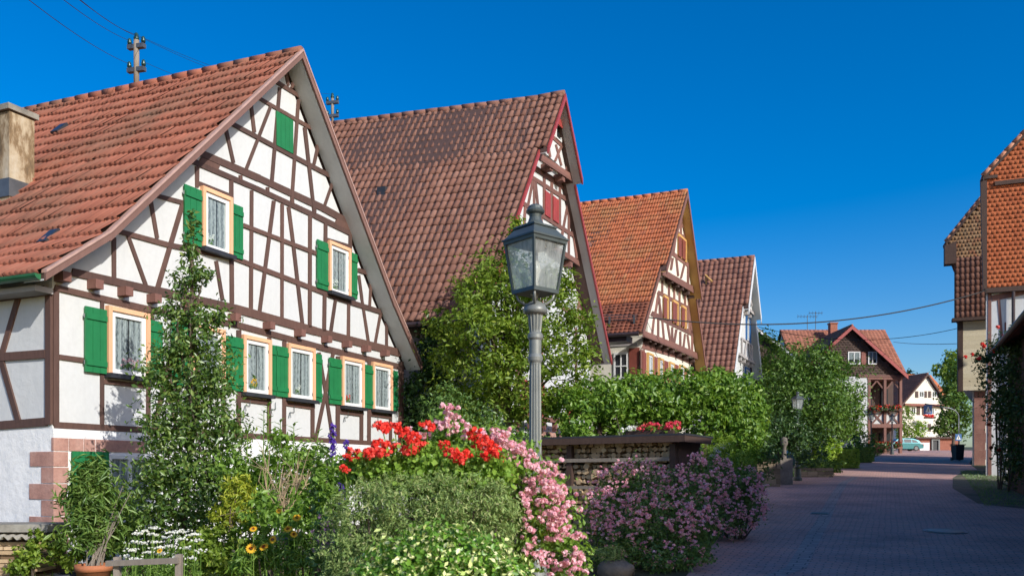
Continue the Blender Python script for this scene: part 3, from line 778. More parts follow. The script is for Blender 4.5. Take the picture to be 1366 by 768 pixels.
sill_flowers(WZ[7], 'green plant with pale flowers inside the small upper right window', P['white'], .35, 10, .09)

# ================================================================== brown roofed house
G = House('half_timbered_house', 'half-timbered house with brown tiled roof and red verge boards, behind the street lamp', 652, 22, 1205, -2700, group='gabled houses along the street')
B0, B1, B2 = 0, .25, .5; OV = .38
gl_ = G.uz(643, 421, B1+OV); ga = G.uz(753, 124.5, B2+OV); gr = G.uz(815, 479, B1+OV)
zj1 = G.uz(768.4, 241, B2)[1]; zj2 = G.uz(785, 360, B1)[1]
G.setprofile([gl_, ga], [gr, ga], gl_[0]+.5, gr[0]-.35, 17, inset=.22); G.rise = .02
G.ridge = M['tile2']
G.wall(zj1, G.za, B2, M['white']); G.wall(zj2, zj1, B1, M['white']); G.wall(G.g-.4, zj2, B0, M['white'])
G.roof(M['tile2'], [B1+OV, B2+OV], (.198, .315), 'pan', cuts=(zj1-.15,), soff=M['soffit_g'], barge=M['redpaint'], bw=.10, bt=.05)
tb = MB()
G.lines(tb, [(733,179.5, 760,204.5, 4.5), (741,193, 748.3,221, 2.6), (747.6,197, 740,215, 2.6), (730,191, 733.5,210, 2.6), (760,206, 755,227, 2.6), (753,150, 753,195, 3)], B2)
G.lines(tb, [(717.5,207, 769,241.5, 6.5), (718,210.5, 769,245, 3)], B2+.06)
G.lines(tb, [(712,224, 760,255, 6.5), (706,234.8, 768,274.5, 5), (695,270, 777.5,322.4, 5), (725.3,236, 725.3,290, 3), (735.6,243, 735.6,296, 3.4), (746.4,249, 746.4,304, 3),
 (710.5,240, 704,273.5, 2.8), (712,240, 712,278, 2.6), (713.6,242, 717.8,283, 2.8), (757.4,270, 751,304, 2.8), (758.2,270, 758.2,340, 2.8), (759.6,274, 764.6,312, 2.8),
 (700,276, 698.5,300, 2.8), (690.5,285, 692,302, 2.8), (750.5,306, 747.8,322, 2.8), (765,315, 768.6,345, 2.8), (776,328, 771.8,346, 2.6), (722,286, 722,320, 2.8), (740,298, 740,330, 2.6),
 (740,330, 786,360.5, 6), (776,320, 788,327, 4)], B1)
G.lines(tb, [(742,341, 787,366, 5), (745,369.5, 786,391.5, 5), (775.5,372, 775.5,432, 3), (777,398, 782,424, 2.8), (773,397, 769,424, 2.8), (750,410, 796,437.5, 6), (793.6,438, 790.6,460, 3), (800,440, 806,470, 3),
 (748,520, 812,535, 5), (700,500, 812,515, 0.1), (768,437, 768,520, 3), (722,400, 722,600, 4), (690,400, 690,640, 4), (660,440, 660,660, 5), (655,520, 800,540, 5)], B0)
tb.build('timber_frame', M['timber2'], G.t)
G.ends([G.uz(x, y, B1+.2)[0] for x, y in ((731.5,226.4),(748,238),(762,252))], G.uz(748, 238, B1+.2)[1], .2, B1-.02, B1+.3, M['timber2'])
G.ends([G.uz(x, y, B0+.1)[0] for x, y in ((779,366),(757,352))], G.uz(779, 366, .1)[1], .2, -.02, .24, M['timber2'])
G.window(((740,164),(747.5,170),(747.5,190.5),(740,186)), B2, None, curtain=False, fw=.04)
for c in (((739.5,158),(747,161.5),(747,170.5),(739.5,168)), ((750.3,163),(757.5,166),(757.5,179.5),(750.3,177))): G.shutter(c, B2, M['redpaint'], slat=2, batten=False, dz=.12)
for c in (((727.4,254.5),(734.3,258.5),(734.3,291),(727.4,287)), ((738,262),(745.3,266),(745.3,298),(738,294))): G.shutter(c, B1, M['redpaint'], slat=3, batten=False, dz=.03)
for c in (((697,505),(706,508),(706,560),(697,556)), ((718,510),(726,513),(726,560),(718,556)), ((758,520),(765,522),(765,560),(758,557))): G.shutter(c, B0, M['redpaint'], slat=3, batten=False)
G.window(((707,508),(717.5,511),(717.5,560),(707,556)), B0, None, style='two')
G.window(((765.6,522),(775,525),(775,560),(765.6,557)), B0, None, style='two')
mb = MB(); z = G.uz(735, 577)[1]
G.quad(mb, [(G.uz(716,570)[0], G.g-.3), (G.u1, G.g-.3), (G.u1, z), (G.uz(716,570)[0], z)], .02, .12); mb.build('plinth', M['sand'], G.t)
mb = MB(); zz = G.uz(735, 566)[1]
for k in range(5): G.quad(mb, [(.8+k*.9, z), (.95+k*.9, z), (.95+k*.9, zz), (.8+k*.9, zz)], .35, .47)
G.quad(mb, [(.6, zz), (5, zz), (5, zz+.14), (.6, zz+.14)], .33, .49); mb.build('railing', M['timber2'], G.t)
c, v, u, z = roof_pt(G, 511, 257); mb = MB(); mb.box(c, np.array([*G.V,0])*.13, np.array([*G.U,0])*.10, (0,0,.13)); mb.build('vent_tile', M['slate'], G.t)
mb = MB(); a = G.p(gl_[0]-.05, gl_[1]-.12, -.5); b = G.p(gl_[0]-.05, gl_[1]-.12, 17); mb.tube([a, b], .075, 8); mb.build('gutter', M['copper'], G.t)

# ================================================================== orange roofed house
K = House('half_timbered_house', 'half-timbered house with orange tiled roof and ochre soffit, beyond the vine hedge', 856, 34, 1250, -1900, group='gabled houses along the street')
kl = K.uz(857, 441, B1+OV); ka = K.uz(917, 254.5, B2+OV); kr = K.uz(942, 491, B1+OV)
kz1 = K.uz(905, 375, B2)[1]; kz2 = K.uz(861, 447, B1)[1]
K.setprofile([kl, ka], [kr, ka], .0, kr[0]-.5, 13, inset=.25); K.rise = .012
K.wall(kz1, K.za, B2, M['ivory']); K.wall(kz2, kz1, B1, M['ivory']); K.wall(K.g-.4, kz2, B0, M['ivory'])
K.roof(M['tile3'], [B1+OV, B2+OV], (.12, .31), 'wave', cuts=(kz1-.15,), soff=M['ochre'], barge=M['timber2'], bw=.15, low=(K.uz(869, 405, .6)[1], (.18, .17), M['tile3b']), lift=.058)
tb = MB()
K.lines(tb, [(905,297.5, 918,307, 4), (902,309, 920,322.5, 4), (908,299, 908,314, 2.4), (913,303, 913,318, 2.4), (911.2,284, 907.8,300, 2.6), (913,282, 917.5,306, 2.4),
 (896,337.5, 923,357.5, 5), (901.7,345, 904.2,368, 2.6), (912.8,351, 908,371, 2.6), (917.4,355, 917.4,381, 2.8), (897,344, 894.5,360, 2.6), (901,315, 897.5,340, 2.6), (916,324, 920,354, 2.6)], B2)
K.lines(tb, [(884,361.5, 928,387, 5), (884,365.5, 928,391, 2.6)], B2+.06)
K.lines(tb, [(877,389.5, 924.5,414.5, 5), (868.5,417.5, 929.5,448, 6), (883,374, 883,390, 2.6), (892,379, 892,397, 2.6), (899,384, 899,401, 2.6), (906,388, 906,404, 2.6), (913.4,393, 913.4,410, 2.6), (918.5,397, 918.5,412, 2.4),
 (877.6,393, 873.4,420, 2.6), (877.6,393, 881.6,422, 2.6), (879.6,398, 879.6,420, 2.2), (892.5,400, 892.5,432, 2.4), (905.5,406, 905.5,438, 2.2), (917.3,412, 914.7,442, 2.6), (918.2,412, 923,445, 2.6), (919,418, 919,444, 2.2),
 (872.2,422, 869.5,446, 2.6), (877.6,425, 877.6,449, 2.6), (883,428, 885.2,452, 2.6), (890,432, 894.2,457, 2.6), (896.2,436, 896.2,458, 2.6), (901.8,439, 898.4,460, 2.6), (907,442, 907,464, 2.6), (913.5,445, 910.8,468, 2.6), (916.6,446, 920.4,472, 2.6), (923,448, 923,474, 2.6)], B1)
K.lines(tb, [(859,443.8, 897,459.2, 936,476.4, 6), (859,448, 897,463.3, 936,480.5, 2.5)], B1+.06)
K.lines(tb, [(857,460, 905,473, 937,487, 10), (857,466, 857,545, 5)], B0)
tb.build('timber_frame', M['timber2'], K.t)
K.ends([K.uz(x, y, .4)[0] for x, y in ((893,375),(901,380),(907,384.5),(915,389.5),(922,393.5))], K.uz(901, 380, .4)[1], .22, B1-.02, B1+.3, M['timber3'], 'bracket')
K.ends([K.uz(x, y, .15)[0] for x, y in ((864,455),(871,458.5),(878.6,461.5),(887,465),(895,468),(905,472),(914,475),(923,478),(930,481))], K.uz(887, 463.5, .15)[1], .2, -.02, .28, M['timber3'], 'bracket')
K.window(((904,312.6),(914.7,321),(913.4,349.5),(902.8,341.5)), B2, M['ochre'], curtain=False, style='two', frame=M['ochre'], cw=.1)
for c in (((905,315.5),(908.7,318.3),(907.8,343),(904.2,340.5)), ((910,319),(914,322),(913,347),(909.2,344))): K.shutter(c, B2, M['redbrown'], slat=2, batten=False, dz=.06)
for c in (((884,393.5),(890.2,397),(889.2,427.5),(883.6,424)), ((896,399.5),(903.3,404),(903,434.7),(896,430.5)), ((908,406.5),(914.2,411),(913.2,439.3),(907.8,435.6))):
    K.window(c, B1, M['ochre'], curtain=False, frame=M['ochre'], cw=.1)
    K.shutter([(c[0][0]+1, c[0][1]+2), (c[1][0]-1, c[1][1]+2), (c[2][0]-1, c[2][1]-2), (c[3][0]+1, c[3][1]-2)], B1, M['redbrown'], slat=3, batten=False, dz=.06)
for a, b, y in ((862.5,870,470), (877.5,883.5,476.5), (891.8,898,482), (905.5,912,486)):
    K.window(((a,y),(b,y+2.6),(b,y+46),(a,y+45)), B0, M['ochre'], style='two', cw=.08)
for a, b, y in ((857.4,862,468.5), (870.4,877,474.5), (884,891.3,480), (899,905,485), (912.5,918,489)): K.shutter(((a,y),(b,y+2),(b,y+46),(a,y+45)), B0, M['redbrown'], slat=2, batten=False)
# wall towards the camera: window and shutter
def side_rect(h, mb, x0, x1, y0, y1, o0, o1, u=0.0):
    a, b = h.vz(x0, (y0+y1)/2, u)[0], h.vz(x1, (y0+y1)/2, u)[0]; z1 = h.vz((x0+x1)/2, y0, u)[1]; z0 = h.vz((x0+x1)/2, y1, u)[1]
    nn = -h.U
    P_ = [np.array([*(h.C+h.U*u+h.V*v+nn*o0), z]) for v, z in ((b,z0),(a,z0),(a,z1),(b,z1))]
    mb.prism(P_, [*(nn*(o1-o0)), 0])
mb = MB()
for r in ((819,838,470,473),(819,838,503,506),(819,821,473,503),(836,838,473,503),(827.8,829.2,473,503),(821,836,487.5,489)): side_rect(K, mb, *r, -.01, .05)
o = mb.build('window', M['winwhite'], K.t); mb = MB(); side_rect(K, mb, 820.5, 836.5, 472.5, 503.5, .002, .012); mb.build('pane', M['slate'], o)
mb = MB(); side_rect(K, mb, 839.5, 853.5, 464, 507, .02, .06); mb.build('shutter', M['redbrown'], K.t)
mb = MB(); side_rect(K, mb, 800, 850, 459, 462, -.01, .04); mb.build('wall_band', M['soffit_g'], K.t)
mb = MB(); a = K.p(kl[0]-.05, kl[1]-.1, -.5); b = K.p(kl[0]-.05, kl[1]-.1, 13); mb.tube([a, b], .09, 8)
mb.box((K.p(kl[0]+.35, kl[1]-.28, 0)+K.p(kl[0]+.35, kl[1]-.28, 13))/2, (K.p(0,0,13)-K.p(0,0,0))/2, np.array([*K.U,0])*.35, (0,0,.12)); mb.build('gutter', M['copper'], K.t)
mb = MB()
for px in (814, 847):
    c, v, u, z = roof_pt(K, px, 432); mb.box(c+np.array([*(-K.U*.08),.10]), np.array([*K.V,0])*.03, np.array([*K.U,0])*.04, (0,0,.16))
a, *_ = roof_pt(K, 806, 430); b, *_ = roof_pt(K, 852, 429)
for k in range(3): mb.tube([a+np.array([*(-K.U*.14),.05+.09*k]), b+np.array([*(-K.U*.14),.05+.09*k])], .015, 5)
mb.build('snow_guard', M['lead'], K.t)

# ================================================================== white and blue house
Q = House('half_timbered_house', 'narrow white house with blue window frames and dark tiled roof, farthest of the gabled row', 977, 45, 1250, -1900, group='gabled houses along the street')
ql = Q.uz(976, 503, .5); qa = Q.uz(1004, 342.5, .8); qr = Q.uz(1014.5, 503, .5); qz1 = Q.uz(1000, 416, .5)[1]; qz2 = Q.uz(996, 480, .25)[1]
Q.setprofile([ql, qa], [qr, qa], ql[0]+.5, qr[0]-.4, 14, inset=.25); Q.rise = .012
Q.wall(qz1, Q.za, .5, M['white']); Q.wall(qz2, qz1, .25, M['white']); Q.wall(Q.g-.4, qz2, 0, M['white'])
Q.roof(M['tile4'], [.6, .9], (.27, .36), 'pan', cuts=(qz1-.1,), soff=M['soffit'], barge=M['winwhite'], bw=.22)
tb = MB(); Q.lines(tb, [(992,405, 1009,422, 3), (996,372, 1006,384, 1.6), (1000,395, 1003,408, 1.4)], .56); Q.lines(tb, [(984,470.5, 1010,486, 3), (988,450, 1010,466, 2), (990,452, 990,474, 1.3), (996,455, 993,478, 1.3), (1003,460, 1003,483, 1.3), (999,456, 1001,480, 1.2)], .30)
tb.build('timber_frame', M['soffit_g'], Q.t)
Q.window(((994.4,419),(999,424),(999,457),(994.4,452)), .25, M['blue'], style='two', cw=.12); Q.shutter(((999.4,424),(1002,426),(1002,459),(999.4,457)), .25, M['blue'], slat=2, batten=False)
Q.window(((1000.5,360),(1003.2,362.5),(1003.2,375),(1000.5,372)), .5, M['blue'], curtain=False, cw=.08)
Q.window(((998,388),(1000.6,390),(1000.6,400),(998,398)), .5, M['blue'], curtain=False, cw=.08)
Q.window(((993,489),(999,492),(999,515),(993,512)), 0, M['blue'], style='two', cw=.1); Q.window(((1002,493),(1007,496),(1007,518),(1002,515)), 0, M['blue'], style='two', cw=.1)
Q.ends([Q.uz(x, y, .35)[0] for x, y in ((986,475.5),(991,478.5),(996,481.5),(1001,484.5),(1006,487.5))], Q.uz(996, 482, .3)[1], .2, -.02, .28, M['soffit_g'], 'bracket')
Q.ends([Q.uz(x, y, .6)[0] for x, y in ((995.5,412),(1000,416.5),(1004.5,421))], Q.uz(1000, 417, .6)[1], .2, .2, .5, M['soffit_g'], 'bracket')
c, v, u, z = roof_pt(Q, 942, 382); mb = MB(); mb.tube([c, c+np.array([-.05,-.1,.5]), c+np.array([.25,-.3,.1])], .06, 6); mb.build('roof_hook', M['ochre'], Q.t)

# ================================================================== house behind, showing only its roof edge
D = House('gabled_barn', 'roof edge with pale metal trim showing above the trees beside the white and blue house', 905, 57, U=(1, .0), cat='barn')
da, dr, dl = D.uz(985, 419, .4), D.uz(1061, 475, .4), D.uz(900, 481, .4)
D.setprofile([dl, da], [dr, da], dl[0]+.5, dr[0]-.6, 8, inset=.3)
D.wall(D.g-.3, D.za, 0, M['darkwood']); D.roof(M['tile5'], [.4], (.3, .4), 'pan', soff=M['timber3'], barge=M['winwhite'], bw=.14, trim=M['lead'])
# ================================================================== buildings on the right of the street
RU = (.93, -.368)
def clad(h, u0, u1, z0, z1, d, w, e, mat, style='flat', outline=False, name='wall_tiles'):
    V = []; Fc = []; b = 0; r = 0; z = z0
    xx = np.array([0,.2,.5,.8,1.]) if style == 'flat' else np.array([0,.22,.45,.68,.86,1.])
    hh = np.zeros(5) if style == 'flat' else np.array([.0,.034,.046,.026,.004,0.]); n = len(xx)
    while z < z1-.02:
        k0 = u0-(w*.5 if r % 2 and style == 'flat' else 0)
        for c in range(int((u1-k0)/w)+1):
            u = k0+c*w; m = u+w/2
            if m < u0 or m > u1 or (outline and not (h.ul(z+e*.5)-.1 < m < h.ur(z+e*.5)+.1)): continue
            j = RS.uniform(-.004, .006); 
            for end in range(3):
                for q in range(n):
                    dz = 0 if end == 1 else e*.25*(abs(xx[q]-.5)*2)**2.2*(style == 'flat')
                    zz = z+(e*1.12 if end == 1 else dz)+(RS.uniform(-.003, .003) if end != 1 else 0)
                    V.append(h.p(u+xx[q]*w, min(zz, z1+.02), -(d+hh[q]+(.032 if end == 0 else .004)+j)))
            for q in range(n-1): Fc += [[b+n+q, b+n+q+1, b+q+1, b+q], [b+q, b+q+1, b+2*n+q+1, b+2*n+q]]
            b += 3*n
        z += e; r += 1
    mesh(name, np.array(V), np.array(Fc), mat, h.t)

A1 = House('tile_hung_house', 'tall house hung with bright orange fish-scale tiles at the right edge', 1315, 38, U=RU, V=(.53,.848))
e0 = A1.uz(1312, 234, .3); e1 = A1.uz(1366, 177, .3); k = (5.6-e0[0])/(e1[0]-e0[0]); ap = (5.6, e0[1]+(e1[1]-e0[1])*k)
zc0 = A1.uz(1316, 384, .1)[1]
A1.setprofile([e0, ap], [(11.2-e0[0], e0[1]), ap], 0, 11.2, 6, inset=.12)
A1.wall(zc0, A1.za, .02, M['brickred']); A1.wall(A1.g-.3, zc0, -.15, M['white'])
A1.roof(M['scale'], [.12], (.19, .17), 'flat', soff=M['darkwood'], barge=M['darkwood'], bw=.12, sides=('l',))
clad(A1, 0, 11, zc0, A1.za-.2, .03, .20, .20, M['scale'], outline=True)
mb = MB(); A1.quad(mb, [(-.13,zc0-.1),(.02,zc0-.1),(.02,e0[1]-.1),(-.24,e0[1]-.1)], -.1, .11); A1.quad(mb, [(-.05,zc0-.22),(11,zc0-.22),(11,zc0-.01),(-.05,zc0-.01)], -.1, .14)
A1.quad(mb, [(-.1,e0[1]-.12),(.45,e0[1]-.12),(.45,e0[1]+.02),(-.1,e0[1]+.02)], .0, .16)
a = A1.uz(1327, 244, .1); A1.quad(mb, [(a[0],a[1]-.13),(8,a[1]-.13),(8,a[1]+.05),(a[0],a[1]+.05)], .02, .17); mb.build('edge_boards', M['darkwood'], A1.t)
tb = MB(); A1.lines(tb, [(1319,386, 1319,640, 5), (1331,396, 1337,470, 3.4), (1322,398, 1366,389, 8), (1340,430, 1340,470, 2.4)], -.15); tb.build('timber_frame', M['timber2'], A1.t)
mb = MB(); a = A1.uz(1352, 386, .1); b = A1.uz(1352, 480, .1); mb.tube([A1.p(a[0], a[1], -.06), A1.p(a[0], A1.g, -.06)], .075, 8); mb.build('downpipe', M['copper'], A1.t)

A2 = House('tile_hung_house', 'tall house with brown tile-hung gable, yellow boards and sandstone base', 1297, 49.4, U=RU, V=(.53,.848))
f0 = A2.uz(1261.5, 323, .9); f1 = A2.uz(1310, 263, .9); k = (5.2-f0[0])/(f1[0]-f0[0]); ap = (5.2, f0[1]+(f1[1]-f0[1])*k)
za_, zb_, zc_ = A2.uz(1297, 521)[1], A2.uz(1285, 428, .4)[1], A2.uz(1273, 345, .8)[1]
ua_, ub_ = A2.uz(1284, 470, .4)[0], A2.uz(1273, 390, .8)[0]
A2.setprofile([f0, ap], [(10.4-f0[0], f0[1]), ap], ub_-.2, 10, 12, inset=.25)
mb = MB(); A2.sweep(mb, [(0,A2.g-.3),(9,A2.g-.3),(9,za_),(0,za_)], 0, 10); mb.build('stone_wall', M['ivory'], A2.t)
mb = MB(); A2.sweep(mb, [(ua_,za_),(9.4,za_),(9.4,zb_),(ua_,zb_)], .4, 10); mb.build('wall', M['ivory'], A2.t)
mb = MB(); z = za_
while z < zb_-.05:
    for u in np.arange(ua_, 5.5, 2.4): A2.quad(mb, [(u+.005,z),(u+2.39,z),(u+2.39,z+.235),(u+.005,z+.235)], .40, .43+.004*RS.rand())
    z += .24
mb.build('board_cladding', island('yellow_boards', [(0,(.70,.60,.40)),(.5,(.76,.66,.46)),(1,(.66,.56,.37))], .7, .1), A2.t)
mb = MB(); A2.quad(mb, [(ua_-.25,za_-.05),(ua_+.02,za_-.05),(ua_+.02,zb_+.05),(ua_-.25,zb_+.05)], .1, .46); A2.quad(mb, [(ub_-.1,zb_-.05),(9.6,zb_-.05),(9.6,zb_+.13),(ub_-.1,zb_+.13)], .3, .9)
A2.quad(mb, [(f0[0]-.05,zc_-.3),(ub_+.1,zc_-.3),(ub_+.1,f0[1]),(f0[0]-.05,f0[1]-.2)], .3, .95); mb.build('edge_boards', M['darkwood'], A2.t)
mb = MB(); A2.sweep(mb, [(ub_,zb_+.13),(9.6,zb_+.13),(9.6,zc_),(ub_,zc_)], .78, 10); mb.build('gable_wall', M['brickred'], A2.t)
clad(A2, ub_, 9.4, zb_+.14, zc_, .79, .26, .36, M['tile2'], 'pan')
A2.wall(zc_, A2.za, .7, M['brickred'], 'gable_wall'); clad(A2, f0[0], 9.6, zc_, A2.za-.2, .71, .18, .22, M['mottle'], outline=True)
A2.roof(M['tile3b'], [.9], (.19, .2), 'flat', soff=M['darkwood'], barge=M['darkwood'], bw=.12, sides=('l',))
mb = MB()
z = A2.g-.1; k = 0
while z < za_-.05:
    h_ = .52 if k % 2 else .46; w_ = .55 if k % 2 == 0 else 1.35
    A2.quad(mb, [(-.02,z+.008),(w_,z+.008),(w_,z+h_),(-.02,z+h_)], -.6, .035); z += h_; k += 1
mb.build('corner_stones', M['sand2'], A2.t)

def verge_tiles(h, o):
    (u0, z0), (u1, z1) = h.left; n = int(math.hypot(u1-u0, z1-z0)/.42); mb = MB()
    for k in range(n):
        a, b = k/n, (k+1.08)/n; mb.tube([h.p(u0+(u1-u0)*a, z0+(z1-z0)*a+.06, -o), h.p(u0+(u1-u0)*b, z0+(z1-z0)*b+.05, -o)], [.115, .095], 9)
    mb.build('verge_tiles', tilemat('pink_verge_tiles', [(0,(.42,.2,.15)),(1,(.52,.27,.2))], (.4,.2,.15), .2), h.t, True)
verge_tiles(A1, .08); verge_tiles(A2, .82)
# long dark barn along the right side of the street; it shades the roadway
BU = np.array([-.408, -.913])     # its front runs back towards the camera
BN = np.array([-.913, .408])
bx = np.array([(1321-CX)/F*31, 31.0])
bt = thing('street_barn', 'dark boarded barn with low eaves along the right side of the street', 'barn', (bx[0], bx[1], gz(31)))
def bp(a, o, z): q = bx+BU*a-BN*o; return np.array([q[0], q[1], z])
EZ = 4.35; LB = 27.5
mb = MB(); prof = [(.55, -2.2), (.55, EZ-.05), (5.2, 6.95), (9.8, EZ), (9.8, -2.2)]
mb.prism([bp(.3, o, z) for o, z in prof], bp(LB, 0, 0)-bp(.3, 0, 0)); mb.build('wall', M['darkwood'], bt)
mb = MB()
for a in np.arange(.3, LB, .22): mb.prism([bp(a+.01, .55, -2), bp(a+.20, .55, -2), bp(a+.20, .55, EZ-.1), bp(a+.01, .55, EZ-.1)], [*(BN*(.03+.006*RS.rand())), 0])
mb.build('board_cladding', M['darkwood'], bt)
mb = MB()
for o1, z1, o2, z2 in ((.0, EZ, 5.2, 7.3), (10.4, EZ, 5.2, 7.3)): mb.prism([bp(0, o1, z1), bp(0, o2, z2), bp(0, o2, z2-.16), bp(0, o1, z1-.16)], bp(LB+.3, 0, 0)-bp(0, 0, 0))
r = mb.build('roof', M['tile3b'], bt)
V = []; Fc = []; b = 0; l = math.hypot(5.2, 7.3-EZ); du, dz = 5.2/l, (7.3-EZ)/l
for rr in range(int(l/.33)):
    for a in np.arange(0, LB, .3):
        for end in (0, 1):
            s_ = rr*.33+end*.36; lift = .05 if end == 0 else .012
            for x in (0, .5, 1): V.append(bp(a+x*.29, du*s_-dz*(lift+.03*(x == .5)), EZ+dz*s_+du*(lift+.03*(x == .5))))
        Fc += [[b, b+1, b+4, b+3], [b+1, b+2, b+5, b+4]]; b += 6
mesh('roof_tiles', np.array(V), np.array(Fc), M['tile2'], r)
mb = MB(); mb.tube([bp(-.1, -.06, EZ-.09), bp(LB, -.06, EZ-.09)], .08, 8); mb.build('gutter', M['copper'], bt)

# ================================================================== houses at the end of the street
E_ = House('balcony_house', 'slate-gabled house with a flowered timber balcony at the end of the street', 1063, 72, U=(1,0))
el, ea, er = E_.uz(1062, 500, .6), E_.uz(1137, 433.5, .6), E_.uz(1211.5, 500, .6)
ze_ = E_.uz(1137, 502)[1]
E_.setprofile([el, ea], [er, ea], el[0]+.6, E_.uz(1203, 520)[0], 9, inset=.45); um = E_.uz(1157, 520)[0]
M['slates'] = island('brown_slates', [(0,(.10,.06,.05)),(.5,(.13,.085,.07)),(1,(.08,.05,.042))])
E_.wall(ze_, E_.za, 0, M['slates']); clad(E_, E_.u0, E_.u1, ze_+.05, E_.za, .0, .3, .2, M['slates'], outline=True, name='slate_cladding')
mb = MB(); E_.quad(mb, [(E_.u0,E_.g-.5),(um,E_.g-.5),(um,ze_),(E_.u0,ze_)], -8, 0); mb.build('wall', M['white'], E_.t)
mb = MB(); E_.quad(mb, [(um,E_.g-.5),(E_.u1,E_.g-.5),(E_.u1,ze_),(um,ze_)], -8, -1.6); mb.build('porch_wall', M['timber3'], E_.t)
E_.roof(M['tile5'], [.6], (.3, .38), 'pan', soff=M['timber2'], barge=M['redpaint'], bw=.25)
for a, b in ((1131,1147.4),(1158,1169.6)): E_.window(((a,469),(b,469),(b,486),(a,486)), .03, None, style='two', curtain=.35)
E_.shutter(((1149,469.5),(1155,469.5),(1155,486),(1149,486)), .03, M['redbrown'], slat=2)
tb = MB()
def ed(x0, y0, x1, y1, d0, d1):
    a = E_.uz(x0, y1); b = E_.uz(x1, y0); E_.quad(tb, [(a[0],a[1]),(b[0],a[1]),(b[0],b[1]),(a[0],b[1])], d0, d1)
for x in (1158,1179,1200): ed(x, 503, x+3.4, 604, -.25, .02)
ed(1157,502,1204,506,-1.6,.05); ed(1157,545,1204,548.5,-.3,.06); ed(1157,565,1204,570,-1.6,.05); ed(1157,595,1204,598,-.3,.04); ed(1145,500,1204,503,-.1,.09)
E_.lines(tb, [(1162,548, 1179,566, 2.4), (1162,566, 1179,548, 2.4), (1183,548, 1200,566, 2.4), (1183,566, 1200,548, 2.4), (1161,518, 1169,508, 2), (1178,518, 1170,508, 2), (1183,518, 1191,508, 2), (1199,518, 1192,508, 2)], -.1)
tb.build('balcony_timber', M['timber2'], E_.t)
mb = MB(); a, b = E_.uz(1160, 566), E_.uz(1203, 548); E_.quad(mb, [(a[0],a[1]),(b[0],a[1]),(b[0],b[1]),(a[0],b[1])], -.22, -.14); mb.build('balcony_panel', M['white'], E_.t)
mb = MB()
for x in (1162, 1184): mb = MB(); a, b = E_.uz(x, 600), E_.uz(x+14, 576); E_.quad(mb, [(a[0],a[1]),(b[0],a[1]),(b[0],b[1]),(a[0],b[1])], -1.58, -1.5); mb.build('doorway', M['dark'], E_.t)
for x in (1164, 1186): mb = MB(); a, b = E_.uz(x, 545), E_.uz(x+9, 514); E_.quad(mb, [(a[0],a[1]),(b[0],a[1]),(b[0],b[1]),(a[0],b[1])], -1.58, -1.5); mb.build('doorway', M['dark'], E_.t)
E2 = House('main', '', 1199, 76.4, U=(0,1), V=(-1,0), t=E_.t)
E2.g = gz(76)
z1 = (HZ-441)/F*80; E2.setprofile([(-.5, z1-4.3), (3.6, z1)], [(7.7, z1-4.3), (3.6, z1)], 0, 7.2, 9.4, inset=.3)
E2.wall(E2.g-.5, E2.za, -1.3, M['cream']); E2.roof(M['tile5'], [.35], (.34, .4), 'pan', soff=M['timber2'], barge=M['redpaint'], bw=.25)
def antenna(base, h, label, n, w):
    t = thing('roof_antenna', label, 'antenna', base); mb = MB(); b = np.asarray(base); mb.tube([b, b+(0,0,h)], .03, 6); mb.build('mast', M['lead'], t)
    mb = MB(); mb.tube([b+(-w,0,h*.93), b+(w,0,h*.93)], .02, 5)
    for k in range(n): x = -w+2*w*k/(n-1); mb.tube([b+(x,-.3,h*.93), b+(x,.3,h*.93)], .012, 4); mb.tube([b+(x,0,h*.93-.2), b+(x,0,h*.93+.2)], .012, 4)
    mb.build('aerial', M['lead'], t)
antenna(((1077-CX)/F*80, 80, z1-.1), 1.55, 'wide tv antenna on the roof ridge left of the brick chimney', 7, .9)
antenna(((1088-CX)/F*80, 80, z1-.1), 1.9, 'tall tv antenna close beside the brick chimney', 5, .6)
ch = thing('brick_chimney', 'red brick chimney on the roof of the balcony house', 'chimney', ((1111-CX)/F*78.5, 78.5, z1-1.8))
b = ORG[ch.name]; mb = MB(); mb.abox(b[0]-.32, b[0]+.32, 78.2, 78.85, b[2]-.3, z1+.35); mb.build('shaft', M['brickred'], ch)
mb = MB(); mb.abox(b[0]-.38, b[0]+.38, 78.14, 78.91, z1+.35, z1+.47); mb.build('cap', M['brickred'], ch); mb = MB(); mb.abox(b[0]-.36, b[0]+.36, 78.1, 78.9, b[2]-.3, b[2]+.55); mb.build('flashing', M['winwhite'], ch)
# flowers on the balcony
for y, lb, pm in ((546, 'row of red and pink geraniums along the upper balcony rail', P['red']), (594, 'dull red flowers along the lower balcony of the slate-gabled house', P['maroon'])):
    t = thing('balcony_flowers', lb, 'flowers', W(1180, y, 71.9)); a = W(1161, y, 71.8); b = W(1201, y, 71.8)
    mb = MB(); mb.prism([a+(0,.2,-.1), b+(0,.2,-.1), b+(0,-.12,-.1), a+(0,-.12,-.1)], (0,0,.2)); mb.build('planter', M['timber3'], t)
    c = [a+(b-a)*RS.rand()+RS.normal(size=3)*(.05,.1,.12)+(0,0,.15) for _ in range(60)]; v, f = petals_at(c, .14, 8, .12); mesh('blossoms', v, f, pm, t)
    c = [a+(b-a)*RS.rand()+RS.normal(size=3)*(.05,.1,.1)+(0,-.05,.05) for _ in range(60)]; v, f = petals_at(c, .16, 9, .13); mesh('foliage', v, f, L['shade'], t)

